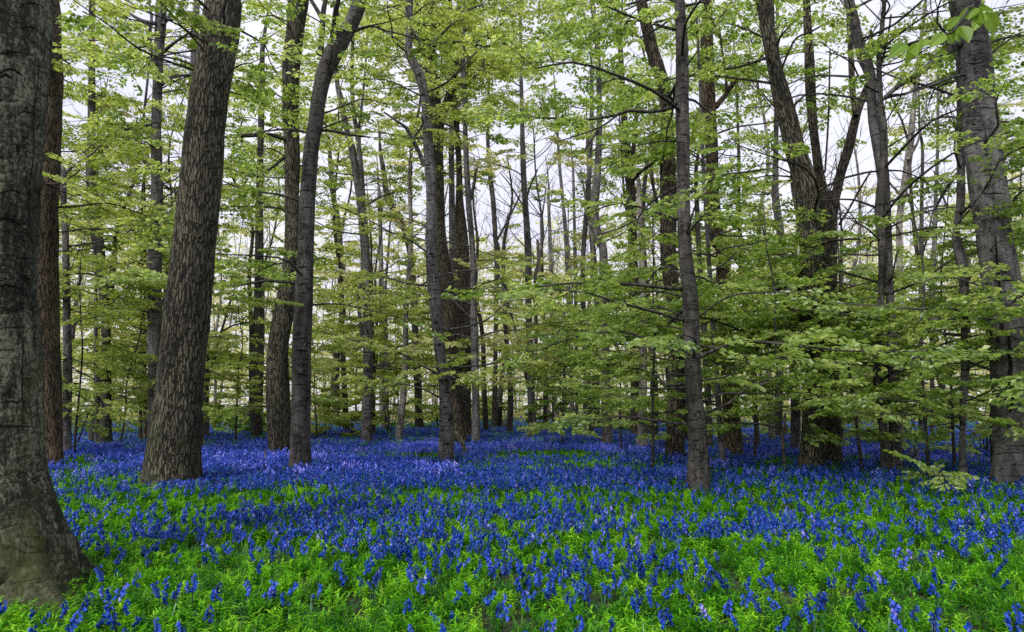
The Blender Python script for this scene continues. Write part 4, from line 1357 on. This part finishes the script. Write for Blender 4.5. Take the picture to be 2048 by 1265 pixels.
def stem_curve(h, az, rs, nod=0.35):
    t = np.linspace(0, 1, 6)
    b = rs.uniform(0.02, 0.06)
    return np.array([(math.cos(az) * (b * q + nod * h * 0.32 * max(0, q - .6) ** 1.6 * 4), math.sin(az) * (b * q + nod * h * 0.32 * max(0, q - .6) ** 1.6 * 4),
                      h * (q - 0.10 * max(0, q - .7) ** 2 * 9 * nod)) for q in t])


def bluebell_parts(seed, detail=True):
    rs = np.random.default_rng(seed)
    h = rs.uniform(0.24, 0.34)
    az = rs.uniform(0, 6.28)
    C = stem_curve(h, az, rs)
    st = Geo()
    V, Q, Tt, rest = tube(C, np.linspace(0.0042, 0.0022, 6), 4)
    st.add(V, Q, Tt, rest)
    fl = Geo()
    n = rs.integers(9, 15) if detail else rs.integers(7, 11)
    for i in range(n):
        f = 0.64 + 0.35 * i / n
        p = C[0] + (C[-1] - C[0]) * 0
        q = f * 5
        a = int(q)
        p = C[a] + (C[min(5, a + 1)] - C[a]) * (q - a)
        ba = az + rs.normal(0, 1.1)
        L = (0.029 if detail else 0.033) * rs.uniform(0.8, 1.1) * (1.15 - 0.35 * i / n)
        off = np.array((math.cos(ba), math.sin(ba), 0.25)) * rs.uniform(0.008, 0.02)
        bell(fl, p + off, ba, L, rs, 6 if detail else 4, np.clip(rs.normal(0.5, 0.3), 0, 1))
    lv = []
    for i in range(4 if detail else 3):
        g = Geo()
        blade(g, np.zeros(3), rs.uniform(0, 6.28), rs.uniform(0.18, 0.30), rs.uniform(0.011, 0.016), rs.uniform(0.35, 0.95), rs, 3, rs.random())
        lv.append(g)
    return st, fl, lv


def flower_tint(px, py):
    return 0


# --- single bluebells: the three hundred that show largest
BELL_PROTO = []
for s_ in range(8):
    st, fl_, lv = bluebell_parts(300 + s_)
    BELL_PROTO.append((st.mesh('stem', M['stem']), fl_.mesh('flower_spike', M['bell'], True), [g.mesh('leaf', M['strap'], False) for g in lv]))


def bell_density(x, y):
    """bluebells to the square metre: thin and clumped near by, close carpet farther off"""
    d = np.hypot(x, y)
    n1 = vnoise(x * 0.9 + 31, y * 0.9 + 7, 3)
    n2 = vnoise(x * 2.6 + 3, y * 2.6 + 17, 5)
    n3 = vnoise(x * 0.22 + 11, y * 0.30 + 5, 9)
    clump = np.clip((0.55 * n1 + 0.45 * n2 - 0.40) * 5.5, 0.06, 1.8)
    near = np.clip((d - 4.2) / 8.0, 0, 1)
    base = 17 + 120 * near ** 1.3
    patch = np.clip((n3 - 0.28) * 3.2, 0.25, 1.15)
    gap = np.where((d > 9.5) & (d < 22), patch, 1.0)
    return base * (clump * (1 - 0.45 * near) + 0.45 * near) * gap


def sample_pts(rs, d0, d1, dens_max, half=44.0):
    """random points in a fan in front of the camera"""
    ha = math.radians(half)
    area = ha * (d1 * d1 - d0 * d0)
    n = int(area * dens_max)
    r = np.sqrt(rs.uniform(d0 * d0, d1 * d1, n))
    a = rs.uniform(-ha, ha, n)
    return r * np.sin(a), r * np.cos(a)


rs3 = np.random.default_rng(21)


def clear_of_trunks(x, y, margin=0.02):
    ok = np.ones(len(x), bool)
    for b in BUILT:
        i = int(np.argmin(np.abs(b['P'][:, 2] - b['origin'][2] - 0.15)))
        c, r = b['P'][i], b['R'][i]
        ok &= np.hypot(x - c[0], y - c[1]) > r * 1.08 + margin
    return ok


SX, SY = sample_pts(rs3, 1.2, 20.0, 150)
keep = (rs3.random(len(SX)) < bell_density(SX, SY) / 150.0) & clear_of_trunks(SX, SY)
SX, SY = SX[keep], SY[keep]
SZ = hground(SX, SY)
ppx, ppy, dep = project(np.stack([SX, SY, SZ + 0.18], 1))
inview = (ppx > 5) & (ppx < 2043) & (ppy > 5) & (ppy < 1258) & (SY > 2)
order = np.argsort(np.where(inview, dep, 1e6))
single = order[:300]
mask = np.ones(len(SX), bool)
mask[single] = False
for i in single:
    st, fl_, lv = BELL_PROTO[int(rs3.integers(8))]
    r = obj('bluebell', None)
    r.empty_display_size = 0.05
    r.location = (float(SX[i]), float(SY[i]), float(SZ[i]) - 0.005)
    r.rotation_euler = (0, 0, float(rs3.uniform(0, 6.28)))
    sc_ = float(rs3.uniform(0.62, 0.98))
    r.scale = (sc_, sc_, sc_)
    if SX[i] < -2.6:
        tag(r, 'deep blue bluebell growing near the foot of the massive mossy beech', 'bluebell', 'bluebells by the mossy beech')
    else:
        tag(r, 'deep blue bluebell with nodding bells on a dark stem in open foreground grass', 'bluebell', 'single bluebells in the foreground')
    obj('stem', st, r)
    obj('flower_spike', fl_, r)
    for g in lv:
        obj('leaf', g, r)


# --- scattered stuff by geometry nodes
def scatter(name, label, cat, pts, yaw, tilt, scl, idx, protos):
    pc = bpy.data.collections.new(name + '_kinds')
    for i, me in enumerate(protos):
        o = bpy.data.objects.new('%s_kind_%02d' % (name, i), me)
        pc.objects.link(o)
    me = make_mesh(name, pts, [], None, False, {'yaw': ('FLOAT', yaw), 'tilt': ('FLOAT', tilt), 'scl': ('FLOAT', scl), 'idx': ('INT', idx)})
    o = obj(name, me)
    ng = bpy.data.node_groups.new(name, 'GeometryNodeTree')
    ng.interface.new_socket('Geometry', in_out='INPUT', socket_type='NodeSocketGeometry')
    ng.interface.new_socket('Geometry', in_out='OUTPUT', socket_type='NodeSocketGeometry')
    n, l = ng.nodes, ng.links
    gi_, go_ = n.new('NodeGroupInput'), n.new('NodeGroupOutput')
    ip = n.new('GeometryNodeInstanceOnPoints')
    ci = n.new('GeometryNodeCollectionInfo')
    ci.inputs['Collection'].default_value = pc
    ci.inputs['Separate Children'].default_value = True
    ci.inputs['Reset Children'].default_value = True

    def na(nm, typ):
        a = n.new('GeometryNodeInputNamedAttribute')
        a.data_type = typ
        a.inputs['Name'].default_value = nm
        return a.outputs['Attribute']
    cx = n.new('ShaderNodeCombineXYZ')
    l.new(na('tilt', 'FLOAT'), cx.inputs[0])
    l.new(na('yaw', 'FLOAT'), cx.inputs[2])
    er = n.new('FunctionNodeEulerToRotation')
    l.new(cx.outputs[0], er.inputs[0])
    l.new(gi_.outputs[0], ip.inputs['Points'])
    l.new(ci.outputs[0], ip.inputs['Instance'])
    ip.inputs['Pick Instance'].default_value = True
    l.new(na('idx', 'INT'), ip.inputs['Instance Index'])
    l.new(er.outputs[0], ip.inputs['Rotation'])
    l.new(na('scl', 'FLOAT'), ip.inputs['Scale'])
    l.new(ip.outputs[0], go_.inputs[0])
    md = o.modifiers.new('scatter', 'NODES')
    md.node_group = ng
    tag(o, label, cat, kind='stuff')
    return o


def joined(parts):
    """several Geos with their own material in one mesh"""
    V, fq, ft, rn, mq, mt, mats, n = [], [], [], [], [], [], [], 0
    for mi, (g, m) in enumerate(parts):
        mats.append(m)
        V += g.V
        rn += g.A
        for q in g.Q:
            fq.append(q + n)
            mq += [mi] * len(q)
        for t_ in g.T:
            ft.append(t_ + n)
            mt += [mi] * len(t_)
        n += g.n
    fs = []
    mi_all = []
    if fq:
        fs.append(np.concatenate(fq))
        mi_all += mq
    if ft:
        fs.append(np.concatenate(ft))
        mi_all += mt
    return make_mesh('kind', np.concatenate(V), fs, mats, False, {'rnd': ('FLOAT', np.concatenate(rn))}, mi_all)


def shifted(g, off, sc=1.0, yaw=0.0):
    c, s = math.cos(yaw), math.sin(yaw)
    Rm = np.array(((c, -s, 0), (s, c, 0), (0, 0, 1)))
    g.V = [v @ Rm.T * sc + np.asarray(off) for v in g.V]
    return g


kinds_a = []
for s_ in range(8):                       # single plants
    st, fl_, lv = bluebell_parts(400 + s_, False)
    gl = Geo()
    for g in lv:
        gl.add(np.concatenate(g.V), np.concatenate(g.Q), np.concatenate(g.T), None, np.concatenate(g.A))
    kinds_a.append(joined([(st, M['stem']), (fl_, M['bell']), (gl, M['strap'])]))


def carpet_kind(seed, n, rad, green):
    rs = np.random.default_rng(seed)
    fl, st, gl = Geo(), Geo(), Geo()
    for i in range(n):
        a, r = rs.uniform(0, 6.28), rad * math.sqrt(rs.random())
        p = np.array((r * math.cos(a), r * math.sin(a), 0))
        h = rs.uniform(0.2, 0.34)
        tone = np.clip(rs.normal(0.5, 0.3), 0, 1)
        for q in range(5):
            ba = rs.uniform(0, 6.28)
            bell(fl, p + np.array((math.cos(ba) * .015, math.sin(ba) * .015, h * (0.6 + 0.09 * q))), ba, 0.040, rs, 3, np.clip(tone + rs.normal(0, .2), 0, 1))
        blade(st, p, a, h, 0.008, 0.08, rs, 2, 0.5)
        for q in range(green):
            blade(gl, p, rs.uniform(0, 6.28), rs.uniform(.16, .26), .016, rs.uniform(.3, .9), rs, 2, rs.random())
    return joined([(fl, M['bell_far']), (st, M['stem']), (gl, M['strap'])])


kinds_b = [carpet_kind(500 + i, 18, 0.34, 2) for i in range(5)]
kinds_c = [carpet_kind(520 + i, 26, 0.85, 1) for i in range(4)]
P_, yaw_, tilt_, scl_, idx_ = [], [], [], [], []


def emit(x, y, sc, kind):
    n = len(x)
    P_.append(np.stack([x, y, hground(x, y) - 0.01], 1))
    yaw_.append(rs3.uniform(0, 6.28, n))
    tilt_.append(rs3.normal(0, 0.07, n))
    scl_.append(sc)
    idx_.append(kind)


ax, ay = SX[mask], SY[mask]
emit(ax, ay, rs3.uniform(0.62, 0.98, len(ax)), rs3.integers(0, 8, len(ax)))
bx, by = sample_pts(rs3, 13, 46, 5.0)
dB = np.hypot(bx, by)
pat = np.clip((vnoise(bx * 0.22 + 11, by * 0.30 + 5, 9) - 0.28) * 3.2, 0.12, 1.0)
pB = np.where(dB < 22, np.clip((dB - 13) / 7, 0, 1) * pat, np.clip(0.55 + vnoise(bx * .5, by * .5, 12) * .8, 0, 1))
kB = (rs3.random(len(bx)) < pB) & clear_of_trunks(bx, by, 0.15)
bx, by = bx[kB], by[kB]
emit(bx, by, rs3.uniform(0.85, 1.2, len(bx)), 8 + rs3.integers(0, 5, len(bx)))
cx_, cy_ = sample_pts(rs3, 40, 95, 1.0)
pC = np.clip((vnoise(cx_ * .12, cy_ * .2, 30) - 0.2) * 2.2, 0.1, 1) * np.clip((100 - np.hypot(cx_, cy_)) / 40, 0, 1)
kC = rs3.random(len(cx_)) < pC
cx_, cy_ = cx_[kC], cy_[kC]
emit(cx_, cy_, rs3.uniform(0.9, 1.25, len(cx_)), 13 + rs3.integers(0, 4, len(cx_)))
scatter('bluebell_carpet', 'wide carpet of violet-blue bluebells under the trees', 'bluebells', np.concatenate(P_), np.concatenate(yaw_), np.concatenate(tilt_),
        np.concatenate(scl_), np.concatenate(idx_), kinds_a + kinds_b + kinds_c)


# --- green undergrowth
def sprig_kind(seed):
    """upright stems with pairs of narrow leaves"""
    rs = np.random.default_rng(seed)
    g = Geo()
    for s in range(rs.integers(5, 8)):
        p = np.array((rs.normal(0, .05), rs.normal(0, .05), 0))
        h = rs.uniform(0.10, 0.21)
        lean = rs.normal(0, 0.25, 2)
        top = p + np.array((lean[0] * h, lean[1] * h, h))
        tone = rs.random()
        V, Q, Tt, rest = tube(np.array((p, top)), (0.003, 0.0018), 3, cap=False)
        g.add(V, Q, None, None, np.full(len(V), tone))
        n = rs.integers(5, 8)
        for i in range(n):
            c = p + (top - p) * (0.3 + 0.7 * i / (n - 1))
            a = rs.uniform(0, 6.28)
            for q in range(2):
                az = a + q * math.pi + rs.normal(0, .3)
                blade(g, c, az, rs.uniform(.05, .085), rs.uniform(.012, .02), rs.uniform(.6, 1.35), rs, 2, np.clip(tone * .6 + rs.random() * .5, 0, 1))
    return joined([(g, M['grass'])])


def tuft_kind(seed):
    rs = np.random.default_rng(seed)
    g = Geo()
    for i in range(rs.integers(14, 20)):
        blade(g, np.array((rs.normal(0, .03), rs.normal(0, .03), 0)), rs.uniform(0, 6.28), rs.uniform(.14, .30), rs.uniform(.005, .009), rs.uniform(.1, .7), rs, 3, rs.random())
    return joined([(g, M['grass'])])


def strap_kind(seed):
    rs = np.random.default_rng(seed)
    g = Geo()
    for i in range(rs.integers(8, 12)):
        blade(g, np.array((rs.normal(0, .03), rs.normal(0, .03), 0)), rs.uniform(0, 6.28), rs.uniform(.16, .27), rs.uniform(.012, .018), rs.uniform(.3, 1.0), rs, 3, rs.random())
    return joined([(g, M['strap'])])


kinds_g = [sprig_kind(600 + i) for i in range(6)] + [tuft_kind(620 + i) for i in range(4)] + [strap_kind(640 + i) for i in range(4)]
P_, yaw_, tilt_, scl_, idx_ = [], [], [], [], []


def green_mix(n, ps, pt):
    u = rs3.random(n)
    return np.where(u < ps, rs3.integers(0, 6, n), np.where(u < ps + pt, rs3.integers(6, 10, n), rs3.integers(10, 14, n)))


gx_, gy_ = sample_pts(rs3, 0.8, 11.5, 190, 48)
k_ = clear_of_trunks(gx_, gy_, -0.02) & (rs3.random(len(gx_)) < np.clip(-0.1 + vnoise(gx_ * 1.7, gy_ * 1.7, 40) * 1.0 + vnoise(gx_ * 5, gy_ * 5, 41) * .6, 0.06, 1))
gx_, gy_ = gx_[k_], gy_[k_]
emit(gx_, gy_, rs3.uniform(0.42, 0.85, len(gx_)), green_mix(len(gx_), .60, .20))
gx_, gy_ = sample_pts(rs3, 11.5, 24, 55)
k_ = clear_of_trunks(gx_, gy_, -0.02)
gx_, gy_ = gx_[k_], gy_[k_]
emit(gx_, gy_, rs3.uniform(0.6, 1.0, len(gx_)), green_mix(len(gx_), .35, .2))
gx_, gy_ = sample_pts(rs3, 24, 80, 6)
emit(gx_, gy_, rs3.uniform(1.0, 1.9, len(gx_)), green_mix(len(gx_), .4, .2))
scatter('undergrowth', 'bright green low leaves and grass between the bluebells', 'undergrowth', np.concatenate(P_), np.concatenate(yaw_), np.concatenate(tilt_),
        np.concatenate(scl_), np.concatenate(idx_), kinds_g)


# ------------------------------------------------------------------ small things on the floor
def stick(name, label, cat, paths, mat, k=7, group=None):
    """paths: list of [(px, py, height above ground, width px)] with a common distance ahead"""
    first = paths[0]
    Y0 = first['Y']
    root = obj(name, None)
    a0 = at(first['p'][0][0], first['p'][0][1], Y0)[0]
    origin = np.array((a0[0], a0[1], float(hground(a0[0], a0[1]))))
    root.location = origin
    tag(root, label, cat, group)
    for i, pa in enumerate(paths):
        pts, rad = [], []
        for x, y, w, dy in pa['p']:
            p, dep = at(x, y, pa['Y'] + dy)
            pts.append(p)
            rad.append(w / 2 * dep / F_PX)
        P, R, _ = resample(np.array(pts), np.array(rad), max(8, 4 * len(pts)))
        V, Q, Tt, rest = tube(P, R, k)
        g = Geo()
        g.add(V, Q, Tt, rest)
        obj('wood' if i == 0 else 'twig', g.mesh('wood', M[mat], True, origin), root)
    return root


def Yf(x, y, z=0.15):
    return foot(x, y, z)[0]


stick('broken_bough', 'pale broken bough arching from the wavering beech to the bluebells', 'branch',
      [dict(Y=Yf(920, 905), p=[(898, 868, 9, 0.3), (912, 868, 10, 0.1), (921, 880, 10, 0), (928, 895, 9, 0), (932, 912, 7, 0)])], 'dead')
stick('fallen_branch', 'bare fallen branch lying beside the red-brown oak', 'branch',
      [dict(Y=Yf(1500, 915), p=[(1474, 898, 4, 0.2), (1490, 908, 4, 0.1), (1505, 920, 5, 0), (1540, 922, 5, 0), (1590, 930, 4, -0.2)]),
       dict(Y=Yf(1500, 915), p=[(1472, 910, 3, 0), (1480, 896, 3, 0.1), (1484, 890, 2, 0.1)])], 'dead')
stick('crooked_branch', 'dark crooked branch lying against the deep-furrowed oak', 'branch',
      [dict(Y=Yf(1670, 930), p=[(1640, 908, 8, 0.1), (1652, 915, 7, 0), (1668, 920, 6, 0), (1682, 922, 5, 0), (1698, 932, 5, -0.2)])], 'beech_dark')
stick('twig_pile', 'heap of grey leaning sticks beyond the S-curved beech', 'sticks',
      [dict(Y=Yf(1830, 925), p=[(1812, 930, 3, 0), (1822, 905, 3, 0.3), (1831, 888, 2, 0.5)]), dict(Y=Yf(1830, 925), p=[(1840, 930, 3, 0.2), (1832, 905, 3, 0.3), (1826, 884, 2, 0.5)]),
       dict(Y=Yf(1830, 925), p=[(1828, 932, 3, 0), (1830, 908, 3, 0.3), (1832, 890, 2, 0.4)]), dict(Y=Yf(1830, 925), p=[(1818, 930, 3, 0.5), (1828, 912, 3, 0.3), (1842, 892, 2, 0.1)]),
       dict(Y=Yf(1830, 925), p=[(1800, 925, 3, 0.2), (1815, 912, 3, 0.3), (1836, 905, 2, 0.2)])], 'dead')
stick('leaning_pole', 'thin dead twig leaning up from bluebells beside the hooked grey stem', 'branch',
      [dict(Y=Yf(155, 890), p=[(150, 892, 4, 0), (160, 872, 4, 0), (170, 845, 3, 0), (182, 815, 3, 0), (200, 800, 2, 0)]), dict(Y=Yf(155, 890), p=[(168, 850, 3, 0), (160, 838, 2, 0), (150, 830, 2, 0)])], 'beech_dark')
stick('split_stump', 'short pale snapped stump on the far bluebell slope', 'stump',
      [dict(Y=Yf(1571, 878), p=[(1574, 882, 8, 0), (1573, 865, 7, 0), (1570, 840, 6, 0), (1571, 828, 4, 0)])], 'pale')
stick('bare_stick', 'thin pale upright stick beside the bending leaf-hung oak', 'branch',
      [dict(Y=Yf(540, 930), p=[(532, 925, 3, 0), (531, 912, 3, 0), (530, 898, 2, 0)])], 'dead')

# a tuft of grey-green strap leaves beside the leaning oak
tx, ty = 190, 930
tY, tX = foot(tx, ty, 0.1)
tuft = obj('daffodil_clump', None)
tuft.location = (tX, tY, float(hground(tX, tY)))
tag(tuft, 'tuft of long grey-green strap leaves between mossy beech and leaning oak', 'plant')
rs4 = np.random.default_rng(5)
for i in range(46):
    g = Geo()
    blade(g, np.array((rs4.normal(0, .28), rs4.normal(0, .16), -0.02)), rs4.uniform(0, 6.28), rs4.uniform(.28, .45), rs4.uniform(.014, .02), rs4.uniform(.15, .8), rs4, 3, rs4.random())
    obj('leaf', g.mesh('leaf', M['strap']), tuft)

# ------------------------------------------------------------------ the leafy twig close to the camera, on a sapling just out of the picture
NY = 1.75
sroot_xy = (2.75, 2.35)
sap = obj('near_sapling', None)
sorg = np.array((sroot_xy[0], sroot_xy[1], float(hground(*sroot_xy))))
sap.location = sorg
tag(sap, 'close twig of big ribbed translucent beech leaves over the scarred trunk top', 'sapling')


def px3(x, y, Y=NY):
    return at(x, y, Y)[0]


tr = np.array([(2.75, 2.35, -0.1), (2.77, 2.34, 0.8), (2.73, 2.3, 1.7), (2.7, 2.3, 2.5), (2.76, 2.35, 3.1)])
P, R, _ = resample(tr, np.array((.022, .019, .015, .011, .005)), 24)
V, Q, Tt, rest = tube(P, R, 8)
g = Geo()
g.add(V, Q, Tt, rest)
obj('trunk', g.mesh('trunk', M['beech_dark'], True, sorg), sap)
tw = [P[19], px3(2080, -60, 1.9), px3(2000, -22), px3(1952, 6), px3(1925, 32), px3(1915, 60), px3(1885, 72), px3(1850, 78, NY + .02), px3(1812, 88, NY + .03), px3(1795, 95, NY + .03)]
P2, R2, _ = resample(np.array(tw), np.linspace(.005, .0012, len(tw)), 40)
V, Q, Tt, rest = tube(P2, R2, 6)
g = Geo()
g.add(V, Q, Tt, rest)
obj('twig', g.mesh('twig', M['beech_dark'], True, sorg), sap)


def big_leaf_mat():
    m, n, l = new_mat('ribbed_beech_leaf')
    out = n.new('ShaderNodeOutputMaterial')
    at_ = n.new('ShaderNodeAttribute')
    at_.attribute_name = 'rnd'
    oi = n.new('ShaderNodeObjectInfo')
    ad = n.new('ShaderNodeMath')
    ad.operation = 'MULTIPLY_ADD'
    l.new(oi.outputs['Random'], ad.inputs[0])
    ad.inputs[1].default_value = 0.5
    l.new(at_.outputs['Fac'], ad.inputs[2])
    r = ramp(n, [(0.0, (0.12, 0.24, 0.02)), (0.5, (0.24, 0.40, 0.04)), (1.0, (0.42, 0.58, 0.09))])
    l.new(ad.outputs[0], r.inputs['Fac'])
    d = n.new('ShaderNodeBsdfDiffuse')
    t = n.new('ShaderNodeBsdfTranslucent')
    l.new(r.outputs['Color'], d.inputs['Color'])
    l.new(r.outputs['Color'], t.inputs['Color'])
    mx = n.new('ShaderNodeMixShader')
    mx.inputs[0].default_value = 0.55
    l.new(d.outputs[0], mx.inputs[1])
    l.new(t.outputs[0], mx.inputs[2])
    gl = n.new('ShaderNodeBsdfGlossy')
    gl.inputs['Roughness'].default_value = 0.35
    mg = n.new('ShaderNodeMixShader')
    mg.inputs[0].default_value = 0.03
    l.new(mx.outputs[0], mg.inputs[1])
    l.new(gl.outputs[0], mg.inputs[2])
    l.new(mg.outputs[0], out.inputs['Surface'])
    return m


M['big_leaf'] = big_leaf_mat()


def big_leaf_mesh():
    """pleated beech leaf a unit long: midrib valley, side veins as folds, wavy edge"""
    nu, nv = 19, 5
    V, rn = [], []
    for i in range(nu):
        u = i / (nu - 1)
        half = 0.33 * math.sin(math.pi * u ** 0.82) ** 0.85 * (1 - 0.12 * u) + 0.002
        for j in range(-nv, nv + 1):
            v = j / nv
            vein = (u * 9.0 - abs(v) * 1.6)
            pleat = abs((vein % 1.0) - 0.5) * 2
            z = 0.10 * abs(v) * half / 0.3 + 0.03 * (pleat - .5) * min(1, abs(v) * 2) - 0.12 * u * u
            V.append((u + 0.02 * abs(v), v * half * (1 + 0.03 * math.sin(u * 56)), z))
            rn.append(0.05 + 0.45 * pleat * (0.3 + 0.7 * abs(v)) + (0.35 if j == 0 else 0))
    w = 2 * nv + 1
    i = np.arange(nu - 1)[:, None] * w
    j = np.arange(w - 1)[None]
    Q = np.stack([i + j, i + w + j, i + w + j + 1, i + j + 1], 2).reshape(-1, 4)
    return make_mesh('leaf', np.array(V), [Q], M['big_leaf'], True, {'rnd': ('FLOAT', rn)})


BL = big_leaf_mesh()
# foot pixel, tip pixel, roll
for (x0, y0), (x1, y1), roll, dy in [((1814, 88), (1781, 111), 0.5, .0), ((1830, 86), (1814, 123), -0.7, .02), ((1840, 83), (1832, 107), 0.8, -.02), ((1858, 79), (1841, 93), 0.6, .0),
                                     ((1890, 68), (1863, 91), 0.4, .0), ((1893, 66), (1909, 85), -0.5, .02), ((1915, 54), (1916, 77), 0.5, .0), ((1921, 52), (1938, 80), -0.7, -.02),
                                     ((1920, 34), (1899, 53), 0.6, .02), ((1950, 14), (1919, 37), -0.4, .02), ((1955, 16), (1940, 33), 0.5, .0), ((1958, 20), (1964, 44), 0.9, -.02),
                                     ((1967, 28), (1949, 57), 0.3, .0), ((1972, 26), (1991, 63), -0.5, .02), ((1966, 8), (1980, 26), 0.8, .03)]:
    a, b = px3(x0, y0, NY), px3(x1, y1, NY + dy)
    d = Vector(b - a)
    L = max(d.length, 0.04)
    L *= 1.08
    d.normalize()
    view = Vector((a[0], a[1], a[2] - CAM_H)).normalized()
    nrm = -view
    nrm = (nrm - d * nrm.dot(d)).normalized()
    nrm = Matrix.Rotation(roll, 3, d) @ nrm
    s = nrm.cross(d)
    o = obj('leaf', BL, sap)
    o.matrix_local = Matrix.Translation(Vector(a - sorg)) @ Matrix((d, s, nrm)).transposed().to_4x4() @ Matrix.Scale(L, 4)

tri = sum(len(p.vertices) - 2 for me in bpy.data.meshes for p in me.polygons) if False else sum(len(me.loops) - 2 * len(me.polygons) for me in bpy.data.meshes)
print('LEAVES', LEAF_TOTAL, 'leaf objects', N_LEAF_OBJ, 'triangles', tri, 'objects', len(bpy.data.objects))
